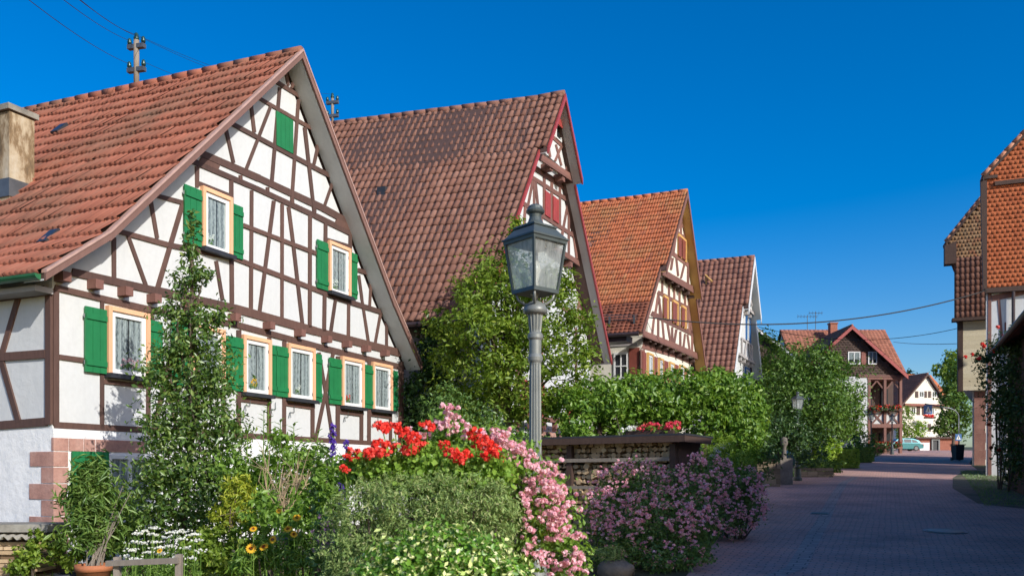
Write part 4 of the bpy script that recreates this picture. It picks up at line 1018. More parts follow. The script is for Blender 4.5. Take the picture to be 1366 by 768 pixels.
Fh = House('cream_house', 'cream gabled house with dark brown shutters far down the street', 1205, 120, U=(.95,.31))
fl, fa, fr_ = Fh.uz(1203, 539, .4), Fh.uz(1238, 497.5, .4), Fh.uz(1264.5, 538, .4)
Fh.setprofile([fl, fa], [fr_, fa], fl[0]+.3, fr_[0]-.3, 9, inset=.3); Fh.wall(Fh.g-.8, Fh.za, 0, M['cream'])
Fh.roof(M['tile5'], [.4], (.4, .5), 'pan', soff=M['timber2'], barge=M['timber3'], bw=.22)
for a, b, y0, y1 in ((1226,1232.4,521.5,530),(1243,1249.6,521.5,530),(1215,1221.4,542,553),(1241,1246,542,553),(1228,1236.6,565,575),(1235.4,1239.2,504.6,509.5)):
    Fh.window(((a,y0),(b,y0),(b,y1),(a,y1)), 0, None, style='two', curtain=False, fw=.1)
for a, b, y0, y1 in ((1221,1225,521.5,530),(1233.2,1236.6,521.5,530),(1238.4,1242,521.5,530),(1250.3,1254,521.5,530),(1209,1213,542,553),(1223,1227.4,542,553),(1230,1234,542,553),(1222,1226.5,565,575),(1237.6,1242,565,575)):
    Fh.shutter(((a,y0),(b,y0),(b,y1),(a,y1)), 0, M['timber3'], slat=1, batten=False)
mb = MB(); a, b = Fh.uz(1204, 541), Fh.uz(1264, 537.5); Fh.quad(mb, [(a[0],a[1]),(b[0],a[1]),(b[0],a[1]+.32),(a[0],a[1]+.32)], 0, .5); mb.build('pent_roof', M['redbrown'], Fh.t)
F2 = House('wing', '', 1268, 125, U=(-.31,.95), t=Fh.t); z1 = (HZ-500)/F*128; F2.g = gz(125)
F2.setprofile([(-.4,z1-4.4),(4,z1)], [(8.4,z1-4.4),(4,z1)], 0, 8, 7, inset=.3); F2.wall(F2.g-.5, F2.za, 0, M['cream']); F2.roof(M['tile3'], [.3], (.4, .5), 'pan', barge=M['timber3'])
t = thing('window_flower_box', 'red flowers in the window box on the cream house', 'flower box', W(1240, 556, 119)); c = np.array([W(1234+12*RS.rand(), 554.5, 119.3)+RS.normal(size=3)*(.1,.1,.1) for _ in range(30)])
v, f = petals_at(c, .2, 7, .2); mesh('blossoms', v, f, P['red'], t); mb = MB(); a = W(1233, 557, 119.3); b = W(1247, 557, 119.3); mb.abox(a[0], b[0], a[1]-.12, a[1]+.2, a[2]-.1, a[2]+.15); mb.build('planter', M['timber3'], t)

t = thing('garage', 'low garage with a white door and grey framed doorway beyond the parked car', 'garage', (*W(1250, 600, 112)[:2], gz(112)))
def gb(mb, x0, x1, y0, y1, Y0, Y1): a = W(x0, y1, Y0); b = W(x1, y0, Y0); mb.abox(a[0], b[0], Y0, Y1, min(a[2], gz(112)-.3) if y1 > 600 else a[2], b[2])
mb = MB(); gb(mb, 1224, 1280, 584, 606, 112, 117); mb.build('wall', M['brickred'], t)
mb = MB(); gb(mb, 1222, 1282, 582.5, 584.5, 111.6, 117.2); mb.build('roof', M['timber3'], t); mb = MB(); gb(mb, 1227, 1240, 590, 606, 111.9, 112); mb.build('garage_door', M['winwhite'], t)
mb = MB(); gb(mb, 1243, 1245, 585, 606, 111.8, 112); gb(mb, 1252, 1254, 585, 606, 111.8, 112); gb(mb, 1245, 1252, 585, 587, 111.8, 112); mb.build('door_frame', M['lead'], t)
mb = MB(); gb(mb, 1245.2, 1251.8, 587, 606, 111.95, 112.01); mb.build('door', M['slate'], t)

# ================================================================== ground, street
ys = np.concatenate([np.arange(-12, 12, 2.), np.arange(12, 130, 3.), [150, 190, 260]])
xs = np.concatenate([[-120,-80,-50], np.arange(-34, 80, 4.), [100, 140, 200]])
V = [(x, y, gz(y)) for y in ys for x in xs]; nx = len(xs)
Fc = [[j*nx+i, j*nx+i+1, (j+1)*nx+i+1, (j+1)*nx+i] for j in range(len(ys)-1) for i in range(nx-1)]
m, nt, b = newmat('garden_soil_and_grass'); n1 = noise(nt, .35, 5, .6); n2 = noise(nt, 9, 6, .75)
c = mixc(nt, ramp(nt, [(.42,(0,0,0)),(.58,(1,1,1))], n1), (.075,.055,.038), (.045,.075,.018)); c = mixc(nt, .6, c, ramp(nt, [(.3,(.45,.45,.45)),(.7,(1,1,1))], n2), 'MULTIPLY')
nt.links.new(c, b.inputs['Base Color']); b.inputs['Roughness'].default_value = .95; bump(nt, b, n2, .6, .04)
structure(mesh('ground', np.array(V), np.array(Fc), m))
LE = np.array([(-4,-12),(-1.6,0),(2.5,12.2),(5.4,20.5),(9.0,30.2),(12.0,36.5),(20.4,51.5),(28.6,66),(31.5,72),(36,84),(36,128)])
RE = np.array([(4.5,-12),(5.2,0),(8.6,12.2),(12.6,20.5),(17.4,30.2),(20.5,36.5),(27.8,51.5),(36,66),(41,72),(60,84),(60,128)])
def strip(name, le, re, dz, mat, step=1.0, nxs=10, kind='structure'):
    yy = np.unique(np.concatenate([np.arange(max(le[0][1], re[0][1]), min(le[-1][1], re[-1][1])+.01, step), ys[(ys >= le[0][1]) & (ys <= le[-1][1])]]))
    a = np.interp(yy, le[:,1], le[:,0]); c = np.interp(yy, re[:,1], re[:,0]); V = []
    gg = np.interp(yy, ys, ground(ys))
    for y, p, q, g in zip(yy, a, c, gg):
        for k in range(nxs+1): V.append((p+(q-p)*k/nxs, y, g+dz))
    w = nxs+1; Fc = [[j*w+k, j*w+k+1, (j+1)*w+k+1, (j+1)*w+k] for j in range(len(yy)-1) for k in range(nxs)]
    return mesh(name, np.array(V), np.array(Fc), mat)
def pavers(name, c1, c2, mortar, scale, bw, rh, rot):
    m, nt, b = newmat(name); br = nt.nodes.new('ShaderNodeTexBrick'); br.inputs['Scale'].default_value = scale
    br.inputs['Brick Width'].default_value = bw; br.inputs['Row Height'].default_value = rh; br.inputs['Mortar Size'].default_value = .012; br.inputs['Bias'].default_value = 0
    br.inputs['Color1'].default_value = (*c1,1); br.inputs['Color2'].default_value = (*c2,1); br.inputs['Mortar'].default_value = (*mortar,1)
    ns = nt.nodes.new('ShaderNodeTexNoise'); ns.inputs['Scale'].default_value = 1.3; ns.inputs['Detail'].default_value = 4; tc_ = nt.nodes.new('ShaderNodeTexCoord'); nt.links.new(tc_.outputs['Object'], ns.inputs['Vector'])
    vm = nt.nodes.new('ShaderNodeVectorMath'); vm.operation = 'MULTIPLY_ADD'; vm.inputs[1].default_value = (.16,.16,0); nt.links.new(ns.outputs['Color'], vm.inputs[0]); nt.links.new(stretch(nt, (1,1,1), (0,0,rot)), vm.inputs[2]); nt.links.new(vm.outputs[0], br.inputs['Vector'])
    n1 = noise(nt, .42, 6, .7); n2 = noise(nt, 5, 5, .7)
    c = mixc(nt, .9, br.outputs['Color'], ramp(nt, [(.36,(.62,.62,.66)),(.5,(.92,.9,.92)),(.68,(1.12,1.06,1.04))], n1), 'MULTIPLY'); c = mixc(nt, .6, c, ramp(nt, [(.3,(.65,.65,.65)),(.7,(1,1,1))], n2), 'MULTIPLY')
    nt.links.new(c, b.inputs['Base Color']); b.inputs['Roughness'].default_value = .8; bump(nt, b, br.outputs['Fac'], -.6, .012); return m
road = pavers('brick_paving', (.68,.36,.28), (.55,.35,.30), (.26,.20,.17), 1.0, .24, .12, math.radians(24))
structure(strip('road', LE, RE, .006, road))
ga_ = np.array([(2.6,11),(4.15,12.5),(7.2,19.6),(10.0,26.3),(13,33.2),(15,37)])
structure(strip('drain_channel', ga_-np.array([.16,0]), ga_+np.array([.16,0]), .012, pavers('channel_stones', (.42,.33,.29), (.50,.40,.34), (.18,.15,.14), 1.0, .32, .2, math.radians(24)), nxs=1))
m, nt, b = newmat('mossy_verge'); n1 = noise(nt, 1.2, 5, .65); n2 = noise(nt, 14, 5, .75)
c = mixc(nt, ramp(nt, [(.4,(0,0,0)),(.6,(1,1,1))], n1), (.17,.13,.095), (.085,.095,.045)); c = mixc(nt, .6, c, ramp(nt, [(.3,(.5,.5,.5)),(.7,(1,1,1))], n2), 'MULTIPLY')
nt.links.new(c, b.inputs['Base Color']); b.inputs['Roughness'].default_value = .95; bump(nt, b, n2, .6, .03); M['verge'] = m
structure(strip('verge', np.array([(14.0,20.5),(13.2,24),(15.7,30.2),(19.0,36.5),(23.6,44)]), np.array([(14.6,20.5),(19.2,30.2),(22.2,36.5),(24.6,44)]), .014, M['verge'], nxs=3))
def disc(name, label, cat, x, y, r, mat, sq=False):
    t = thing(name, label, cat, (x, y, gz(y))); sl = .053; mb = MB()
    n = 28 if not sq else 4
    def ring(rr, h, w=0): return [(x+rr*math.cos(2*math.pi*k/n+.4), y+rr*math.sin(2*math.pi*k/n+.4), gz(y)+sl*rr*math.sin(2*math.pi*k/n+.4)+h) for k in range(n)]
    mb.add(ring(r, .008)+ring(r, .022), [tuple(range(n, 2*n))]+[(k, (k+1) % n, (k+1) % n+n, k+n) for k in range(n)]); mb.build('frame', M['lead'], t)
    mb = MB(); mb.add(ring(r*.86, .018)+ring(r*.86, .03), [tuple(range(n, 2*n))]+[(k, (k+1) % n, (k+1) % n+n, k+n) for k in range(n)]); mb.build('lid', mat, t)
disc('manhole_cover', 'round iron manhole cover in the middle of the brick street', 'manhole cover', 8.95, 17.5, .42, M['iron2'])
disc('drain_grate', 'small square drain grate beside the stone channel in the street', 'drain', 7.7, 21.2, .30, M['iron2'], True)

# ================================================================== lamps
def lamp(x, y, h, rot, label, post=None):
    g = gz(y); t = thing('street_lamp', label, 'lamp', (x, y, g), 'lantern lamps along the street')
    k = h/4.0; c = np.array([x, y, g]); pm = post or M['iron']
    mb = MB(); pr = [(.20,0),(.20,.12),(.15,.16),(.14,.55),(.16,.58),(.16,.64),(.115,.70),(.095,.85),(.072,.95),(.062,1.0),(.051,2.59),(.052,2.61),(.064,2.63),(.068,2.66),(.054,2.69),(.054,2.81),(.068,2.83),(.068,2.86),(.052,2.88),(.054,2.90),(.068,3.03),(.072,3.045)]
    mb.lathe(c, [(a*k, b*k) for a, b in pr], 36, .16, (.99*k, 2.595*k, 2.89*k, 3.035*k)); mb.build('post', pm, t)
    mb = MB(); mb.lathe(c, [(a*k, b*k) for a, b in ((.085,3.04),(.108,3.055),(.110,3.08),(.09,3.12),(.05,3.15),(.026,3.16),(.026,3.21),(.05,3.222))], 18)
    mb.build('post_cap', pm, t, True)
    mb = MB()
    for q in range(4):
        a = rot+math.pi/2*q+math.pi/4; d = np.array([math.cos(a), math.sin(a), 0]); 
        mb.tube([c+d*.03*k+(0,0,3.13*k), c+d*.10*k+(0,0,3.13*k), c+d*.15*k+(0,0,3.17*k), c+d*.17*k+(0,0,3.225*k)], .013*k, 6)
    mb.build('bracket', M['soffit_g'] if False else pm, t, True)
    z0, z1 = 3.22*k, 3.685*k; r0, r1 = .136*k, .190*k
    fr = MB(); fr.frustum(c, r0+.012, r0+.012, z0, z0+.035*k, rot+math.pi/4); fr.frustum(c, r1+.008, r1+.012, z1-.03*k, z1, rot+math.pi/4)
    def cr(r, q, z): a = rot+math.pi/4+math.pi/2*q; return c+np.array([1.414*r*math.cos(a), 1.414*r*math.sin(a), z])
    for q in range(4): fr.tube([cr(r0, q, z0), cr(r1, q, z1)], .014*k, 4)
    L_ = fr.build('lantern', M['iron2'], t)
    gl = MB(); kk = .94
    for q in range(4): gl.add([cr(r0*kk, q, z0+.03), cr(r0*kk, q+1, z0+.03), cr(r1*kk, q+1, z1-.02), cr(r1*kk, q, z1-.02)], [(0,1,2,3)])
    gl.build('pane', M['lampglass'], L_)
    bu = MB(); bu.lathe(c, [(.02*k,z0+.035*k),(.03*k,z0+.06*k),(.03*k,z0+.12*k),(.05*k,z0+.2*k),(.045*k,z0+.27*k),(.01*k,z0+.30*k)], 10); bu.build('bulb', M['bulb'], L_, True)
    la = MB()
    p_ = cr((r0+r1)/2+.01*k, 0, (z0+z1)/2); la.ball(p_, .022*k, 8, 6); la.build('latch', M['iron2'], L_)
    rf = MB(); rf.frustum(c, r1+.022*k, r1+.022*k, z1, z1+.015*k, rot+math.pi/4); rf.frustum(c, r1+.012*k, r1-.065*k, z1+.015*k, z1+.11*k, rot+math.pi/4)
    rf.frustum(c, r1-.052*k, r1-.052*k, z1+.11*k, z1+.125*k, rot+math.pi/4)
    rf.lathe(c, [(.105*k,z1+.125*k),(.085*k,z1+.145*k),(.065*k,z1+.175*k),(.052*k,z1+.21*k),(.056*k,z1+.235*k),(.078*k,z1+.25*k),(.084*k,z1+.265*k),(.076*k,z1+.28*k),(.068*k,z1+.285*k),(.064*k,z1+.305*k),(.04*k,z1+.323*k),(.01*k,z1+.33*k)], 20)
    rf.build('lantern_roof', M['iron2'], t)
    return t
lamp((714-CX)/F*7.5, 7.5, 4.0, math.radians(41), 'nearest tall street lamp with a square glass lantern, rising out of the roses')
p2 = W(1064, 642, 34.6); lamp(p2[0], 34.6, 3.62, .3, 'dark street lamp in front of the big leafy tree, beside the stone trough', M['iron2'])
p3 = W(1162, 606, 68); lamp(p3[0], 68, 3.5, .2, 'distant street lamp left of the timber balcony', M['iron2'])
p4 = W(1190, 606, 69.5); lamp(p4[0], 69.5, 3.4, .5, 'distant street lamp close in front of the timber balcony', M['iron2'])

# ================================================================== roof poles and wires
def vfind(h, px, u, z):
    lo, hi = -.4, 30
    for _ in range(60):
        m = (lo+hi)/2; P_ = h.p(u, z, m)
        if CX+F*P_[0]/P_[1] > px: lo = m
        else: hi = m
    return lo
def roofpole(h, px, ytop, rows, label, r=.06):
    ua, za = h.left[-1]; v = vfind(h, px, ua, za); b = h.p(ua, za-.05, v); Y = b[1]; zt = (HZ-ytop)/F*Y
    t = thing('roof_pole', label, 'utility pole', b, 'insulator poles on the roof ridges'); mb = MB(); mb.tube([b, (b[0],b[1],zt)], r, 8); mb.build('pole', M['railwood'], t, True)
    tips = []
    for yy, w in rows:
        z = (HZ-yy)/F*Y; mb = MB(); w_ = S(w, Y); dx = np.array([.97,-.25,0]); c = np.array([b[0],b[1],z]); mb.box(c, dx*w_, np.array([.25,.97,0])*.05, (0,0,.045)); mb.build('crossarm', M['lead'], t)
        for s_ in (-1, 1):
            q = c+dx*w_*.85*s_; mb = MB(); mb.lathe(q, [(.012,.03),(.012,.07),(.042,.07),(.05,.11),(.036,.15),(.04,.17),(.014,.20)], 10); mb.build('insulator', M['porcelain'], t, True); tips.append(q+(0,0,.15))
    mb = MB(); mb.lathe((b[0],b[1],zt), [(.02,0),(.055,.0),(.06,.05),(.04,.09),(.044,.13),(.016,.16)], 10); mb.build('insulator', M['porcelain'], t, True); tips.append(np.array([b[0],b[1],zt+.12]))
    return tips
T1 = roofpole(H, 182, 54, ((62.5,12.5),(93.5,13)), 'pole with two crossarms of insulators on the nearest roof ridge')
T2 = roofpole(G, 443.5, 131, ((137,8.5),(155,8.5)), 'smaller insulator pole on the ridge of the brown roofed house', .045)
def wire(a, b, sag, label, r=.008, group='overhead wires'):
    a, b = np.asarray(a, float), np.asarray(b, float); n = 28; pts = [a+(b-a)*k/n-np.array([0,0,4*sag*(k/n)*(1-k/n)]) for k in range(n+1)]
    mb = MB(); mb.tube(pts, r, 5); o = mb.build('overhead_wire', M['wire'], None, True, org=a); tag(o, label, 'wire', group)
for i, (px, py, lb) in enumerate(((28,-10,'lowest thin wire running from the roof pole to the top left corner'),(52,-30,'second thin wire running up left from the roof pole crossarm'),(92,-15,'third thin wire running up left from the near roof pole'),(104,-8,'thin wire from the tip of the near roof pole to the top edge'))):
    wire(T1[(2,0,1,4)[i]], W(px-40, py-30, 8.5), .1, lb, .0045)
for i, (a, lb) in enumerate(((1,'upper thin wire between the two roof poles'),(3,'lower thin wire between the two roof poles'),(4,'thin wire between the tips of the two roof poles'))): wire(T1[a], T2[(0,2,4)[i]], .25, lb, .004)
b1 = roof_pt(K, 812, 424)[0]+np.array([0,0,.25]); wire(b1, A1.p(.05, zc0-.1, -.12), .95, 'thick black cable crossing high over the street from the orange roof', .028)
c1 = Q.p(Q.left[-1][0]+1.5, Q.za-3.5, 0); wire(W(1012, 436, 52), W(1281, 437, 50), .75, 'upper thin cable reaching the tile-hung house at the street bend', .018)
wire(W(1192, 456, 75), W(1281, 458, 50), .1, 'lower thin cable between balcony house and tile-hung house', .018)

# ================================================================== car, bin, sign, trough
cx0 = W(1203, 603, 100); CY = 100.; g = gz(CY)
car = thing('parked_car', 'pale turquoise car parked across the end of the street', 'car', (cx0[0], CY, g))
xo = cx0[0]-2.1
def cp_(x, y, z): return (xo+x, CY+y, g+z)
side = [(0,.32),(.02,.62),(.12,.86),(.95,.93),(3.55,.90),(4.15,.80),(4.28,.55),(4.25,.30),(3.7,.24),(.4,.24)]
mb = MB(); mb.prism([cp_(x,-.84,z) for x, z in side], (0,1.68,0)); mb.build('body', paint('turquoise_car_paint', (.05,.21,.25), .25, .05, .3, 0), car)
top = [(.75,.92),(1.35,1.40),(1.8,1.47),(3.1,1.45),(3.75,1.25),(4.02,.9)]
mb = MB(); vs = [cp_(x,-.80+.16*(z-.9)/.55,z) for x, z in top]+[cp_(x,.80-.16*(z-.9)/.55,z) for x, z in top]; n = len(top)
mb.add(vs, [tuple(range(n)), tuple(range(2*n-1,n-1,-1))]+[(i,i+n,(i+1)%n+n,(i+1)%n) for i in range(n)]); mb.build('cabin', car.children[0].data.materials[0], car)
for poly in ([(1.0,.97),(1.42,1.34),(1.95,1.39),(1.95,.97)], [(2.02,.97),(2.02,1.39),(2.9,1.38),(2.9,.97)], [(2.97,.97),(2.97,1.37),(3.45,1.24),(3.72,.97)]):
    mb = MB(); mb.prism([cp_(x,-.80+.16*(z-.9)/.55-.006,z) for x, z in poly], (0,-.004,0)); mb.build('side_window', M['slate'], car)
for x in (.82, 3.4):
    for y in (-.85, .68):
        mb = MB(); c = np.array(cp_(x, y, .31)); vs = []; mb.tube([c, c+(0,.18,0)], .31, 20); w = mb.build('wheel', M['wire'], car)
        mb = MB(); s_ = -.012 if y < 0 else .18; mb.tube([c+(0,s_,0), c+(0,s_+.012,0)], .2, 16); mb.build('rim', M['lead'], w)
mb = MB(); mb.box(cp_(4.23,-.70,.68), (.06,0,0), (0,.14,0), (0,0,.11)); mb.build('taillight', M['redpaint'], car)
mb = MB(); mb.box(cp_(.05,-.66,.66), (.06,0,0), (0,.16,0), (0,0,.09)); mb.build('headlight', M['winwhite'], car)

bb = W(1277.5, 612, 56); g = gz(56); bn = thing('wheelie_bin', 'black wheelie bin standing at the corner before the tall house', 'bin', (bb[0], 56, g))
mb = MB(); c = np.array([bb[0], 56, g]); mb.add([c+q for q in ((-.24,-.28,.06),(.24,-.28,.06),(.24,.24,.06),(-.24,.24,.06),(-.28,-.34,1.02),(.28,-.34,1.02),(.28,.32,1.02),(-.28,.32,1.02))], [(3,2,1,0),(4,5,6,7),(0,1,5,4),(1,2,6,5),(2,3,7,6),(3,0,4,7)]); mb.build('body', M['wire'], bn)
mb = MB(); mb.prism([c+q for q in ((-.33,-.42,1.02),(.33,-.42,1.02),(.33,.4,1.05),(-.33,.4,1.05))], (0,0,.06)); mb.tube([c+(-.28,.44,1.0), c+(.28,.44,1.0)], .025, 6); mb.build('lid', M['wire'], bn)
for x in (-.26,.26): mb = MB(); mb.tube([c+(x-.03,.28,.12), c+(x+.03,.28,.12)], .12, 12); mb.build('wheel', M['slate'], bn)

sp = W(1279, 606, 66); g = gz(66); sg = thing('sign_post', 'grey post with curved arm holding a blue crossing sign over the street', 'sign', (sp[0], 66, g))
c = np.array([sp[0], 66, g]); zt = (HZ-543)/F*66; mb = MB(); pts = [c, (c[0],66,zt-.8)]
for k in range(7): a = k/6*1.45; pts.append((c[0]-1.1*(1-math.cos(a))*.9, 66, zt-.8+.75*math.sin(a)))
pts.append((W(1234, 539, 66)[0], 66, (HZ-538.5)/F*66)); mb.tube(pts, .05, 8); mb.build('post', M['lead'], sg, True)
def blue_sign(cx_, cz_, s_, par):
    Y = 65.93; mb = MB(); mb.abox(cx_-s_, cx_+s_, Y, Y+.05, cz_-s_*1.1, cz_+s_*1.1); o = mb.build('sign_panel', M['blue'], par)
    mb = MB(); mb.prism([(cx_-s_*.72,Y-.006,cz_-s_*.7),(cx_+s_*.72,Y-.006,cz_-s_*.7),(cx_,Y-.006,cz_+s_*.78)], (0,.005,0)); tri = mb.build('white_triangle', M['winwhite'], o)
    mb = MB(); mb.prism([(cx_-s_*.10,Y-.012,cz_-s_*.5),(cx_+s_*.10,Y-.012,cz_-s_*.5),(cx_+s_*.12,Y-.012,cz_+s_*.05),(cx_-s_*.08,Y-.012,cz_+s_*.05)], (0,.005,0)); mb.ball((cx_+.01,Y-.012,cz_+s_*.2), s_*.11, 8, 6, (1,.2,1)); mb.build('walking_figure', M['dark'], o)
q = W(1237.5, 546, 66); blue_sign(q[0], q[2], .32, sg); q = W(1278, 583, 66); blue_sign(q[0], q[2], .24, sg)

def blocks(mb, x0, x1, y0, z0, z1, dep, rg, hr=(.12,.22), wr=(.2,.5)):
    z = z0
    while z < z1-.03:
        h = min(rg.uniform(*hr), z1-z); x = x0
        while x < x1-.04:
            w = min(rg.uniform(*wr), x1-x); mb.abox(x+.008, x+w-.008, y0-rg.uniform(0,.05), y0+dep, z+.008, z+h-.008); x += w
        z += h
rg = random.Random(5); M['rubble'] = island('rubble_stone', [(0,(.13,.095,.06)),(.5,(.24,.18,.115)),(1,(.33,.25,.16))], .95, .5)
q = W(1013, 650, 31); t = thing('garden_wall', 'low rubble stone wall left of the stone trough', 'wall', (q[0], 31, gz(31))); mb = MB()
blocks(mb, W(1010, 0, 31)[0], W(1041, 0, 31)[0], 31, gz(31)-.1, gz(31)+.92, .5, rg); mb.build('stonework', M['rubble'], t)
q = W(1049, 645, 32); t = thing('water_trough', 'grey stone trough block beside the dark lamp', 'trough', (q[0], 32, gz(32))); x0, x1 = W(1041, 0, 32)[0], W(1057.5, 0, 32)[0]; zt = (HZ-611)/F*32; mb = MB()
mb.abox(x0, x1, 32, 32.08, gz(32)-.1, zt); mb.abox(x0, x1, 33.0, 33.08, gz(32)-.1, zt); mb.abox(x0, x0+.07, 32.08, 33, gz(32)-.1, zt); mb.abox(x1-.07, x1, 32.08, 33, gz(32)-.1, zt); mb.abox(x0+.07, x1-.07, 32.08, 33, gz(32)-.1, zt-.15); mb.build('basin', M['stone'], t)
mb = MB(); c = W(1046, 611, 32.4); mb.lathe((c[0],32.4,zt-.15), [(.13,0),(.13,.1),(.09,.15),(.08,.6),(.12,.66),(.14,.72),(.14,.9),(.05,.98)], 12); mb.build('spout_post', M['stone'], t, True)
t = thing('garden_wall', 'low rubble stone edging right of the dark lamp under the shrubs', 'wall', (W(1085,0,37)[0], 37, gz(37))); mb = MB(); blocks(mb, W(1068,0,37)[0], W(1112,0,37)[0], 37, gz(37)-.1, gz(37)+.42, .4, rg); mb.build('stonework', M['rubble'], t)

# ================================================================== woodshed
sx = np.array([(903-CX)/F*15.6, 15.6]); sd = np.array([-.87,.49]); sn = np.array([-.49,-.87])
def sp_(a, o, z): q = sx+sd*a+sn*o; return np.array([q[0], q[1], z])
zr = (HZ-581)/F*15.6; LS = 4.3; gs = gz(16)
t = thing('firewood_shed', 'open woodshed with a dark flat roof behind the mauve rose bushes', 'shed', (sx[0], sx[1], gs))
def sbox(mb, a0, a1, o0, o1, z0, z1, dr=0.): mb.prism([sp_(a0,o0,z0), sp_(a1,o0,z0-dr), sp_(a1,o1,z0-dr), sp_(a0,o1,z0)], (0,0,z1-z0))
mb = MB(); sbox(mb, -.25, LS, -1.5, .30, zr+.0, zr+.035, .03); mb.build('roof', M['slate'], t)
mb = MB(); sbox(mb, -.25, LS, .26, .305, zr-.12, zr-.002, .03); mb.prism([sp_(-.24,.25,zr-.12), sp_(-.24,-1.4,zr-.12), sp_(-.20,-1.4,zr-.12), sp_(-.20,.25,zr-.12)], (0,0,.118)); mb.build('fascia', M['darkwood'], t)
mb = MB()
for a in (.0, 2.1, LS-.15): mb = MB(); sbox(mb, a, a+.11, -.02, .10, gs-.2, zr-.15, 0); mb.build('post', M['darkwood'], t)
mb = MB(); sbox(mb, .1, LS, .10, .14, zr-.46, zr-.39, .03); sbox(mb, .1, LS, .10, .14, zr-.98, zr-.92, .03); mb.build('rail', M['railwood'], t)
mb = MB(); sbox(mb, 0, LS, -1.4, -1.3, gs-.2, zr-.05); sbox(mb, -.02, .03, -1.4, -.05, gs-.2, zr-.05); mb.build('back_wall', M['darkwood'], t)
lt = thing('stacked_firewood', 'split firewood stacked under the dark flat roof', 'firewood', sp_(2, -.5, gs)); mb = MB(); rg = random.Random(9); z = gs
while z < zr-.16:
    a = .14; hh = rg.uniform(.085, .115)
    while a < LS-.1:
        r = rg.uniform(.045, .075); n = rg.choice((3,4,5,6,6)); th = rg.uniform(0, 6.28); o1 = rg.uniform(-.06, .06); sq = rg.uniform(.7, 1)
        pts = [sp_(a+r*math.cos(th+6.283*j/n), o1, z+hh*.5-.007*a+r*sq*math.sin(th+6.283*j/n)) for j in range(n)]; mb.prism(pts, [*(-sn*.5), 0]); a += r*1.75
    z += hh
mb.build('log', M['logs'], lt, kind='stuff')
t = thing('rake', 'pale blue garden tool leaning on the firewood under the shed roof', 'garden tool', sp_(3.35,.35,zr-.9)); mb = MB(); mb.tube([sp_(3.35,.32,zr-.22), sp_(3.5,.45,zr-1.2)], .018, 6); mb.tube([sp_(3.35,.32,zr-.22), sp_(3.2,.45,zr-1.0)], .018, 6); mb.build('handle', M['blue'], t)
# flower box and dry heap on the shed roof
def sh(a, o, h): return sp_(a, o, zr+.035-.025*a+h)
t = thing('flower_box', 'box of bright pink and white flowers on the dark shed roof', 'flowers', sh(.75,-.9,0)); mb = MB(); sbox(mb, .35, 1.35, -1.15, -.85, zr+.02, zr+.16); mb.build('planter', M['darkwood'], t)
c = [sh(RS.uniform(.3,1.15), RS.uniform(-1.2,-.8), RS.uniform(.16,.30)) for _ in range(46)]; v, f = petals_at(c, .05, 14, .045); mesh('blossoms', v, f, leafmat('magenta_petal', [(0,(.70,.04,.12)),(.6,(.78,.09,.16)),(1,(.80,.16,.12))], .3, .02), t)
c = [sh(RS.uniform(1.15,1.5), RS.uniform(-1.2,-.8), RS.uniform(.14,.24)) for _ in range(16)]; v, f = petals_at(c, .05, 12, .045); mesh('white_blossoms', v, f, P['white'], t)
c = [sh(RS.uniform(.3,1.5), RS.uniform(-1.2,-.8), RS.uniform(.08,.2)) for _ in range(50)]; v, f = petals_at(c, .07, 8, .06); mesh('foliage', v, f, L['garden'], t)
# ================================================================== trees and plants
def PB(Y, *b, dz=1.0):
    """blobs given as (px, py, rx, ry[, dy]) at distance Y -> centres and radii in metres"""
    o = []
    for q in b:
        y = Y+(q[4] if len(q) > 4 else 0); rx = S(q[2], y); rz = S(q[3], y); o.append((W(q[0], q[1], y), (rx, (rx+rz)*.5*dz, rz)))
    return o
def shrub(name, label, cat, base, blobs, mat, n, size, stems=5, group=None, r=.018, smat=None, **kw):
    t = thing(name, label, cat, base, group); mb = MB(); base = np.asarray(base, float)
    for k in range(stems):
        c, rr = blobs[k % len(blobs)]; e = np.asarray(c)+RS.uniform(-.5, .5, 3)*np.asarray(rr); s0 = base+np.append(RS.uniform(-.12, .12, 2), -.05); s0[2] = gz(s0[1])-.03
        s0[:2] += (e[:2]-s0[:2])*.55*RS.rand(); s0[2] = gz(s0[1])-.03
        mb.tube([s0, (s0+e)/2+RS.normal(size=3)*.05, e], [r, r*.8, r*.3], 5)
    mb.build('stem', smat or M['bark'], t, kind='stuff' if stems > 100 else None); leaves('foliage', mat, t, blobs, n, size, **kw); return t
def g3(px, Y): return np.array([(px-CX)/F*Y, Y, gz(Y)])

cb = PB(11.2, (257,298,5,24), (255,340,13,26), (246,378,22,22), (268,368,18,20), (232,420,28,22), (276,424,34,24), (255,456,44,30), (225,490,40,34), (282,494,40,36), (252,535,58,40), (222,575,38,40), (292,570,42,42), (254,610,66,44), (216,640,42,42), (292,650,50,44), (248,680,82,46), (250,735,70,46))
tree('column_tree', 'slim upright evergreen tree in front of the house with green shutters', 'tree', g3(252, 11.2), W(256, 330, 11.2), .055, cb, L['column'], 17000, .080, shell=.12, lpc=8, cl=.20, nl=1, dirup=.5, w=.45)
tb2 = PB(19.5, (688,312,10,32), (668,358,40,28,.3), (632,392,36,24,-.4), (705,378,38,30,-.3), (748,385,28,26,.5), (764,432,32,30,.3), (592,432,28,18,.2), (640,432,44,30,-.8), (705,440,42,32,-.4), (606,474,36,28,.1), (668,490,44,32,-.6), (726,482,40,28,.2), (775,480,26,30,.5), (640,535,50,32,.2), (700,540,44,32,.3), (748,530,34,26,.6), (680,420,50,60,.8))
tree('garden_tree', 'bushy light green tree behind the nearest street lamp', 'tree', g3(668, 19.9), W(678, 420, 19.8), .11, tb2, L['tree2'], 21000, .13, lpc=14, cl=.19, shell=.35, amp=.30, w=.42, up=.75, nl=3)
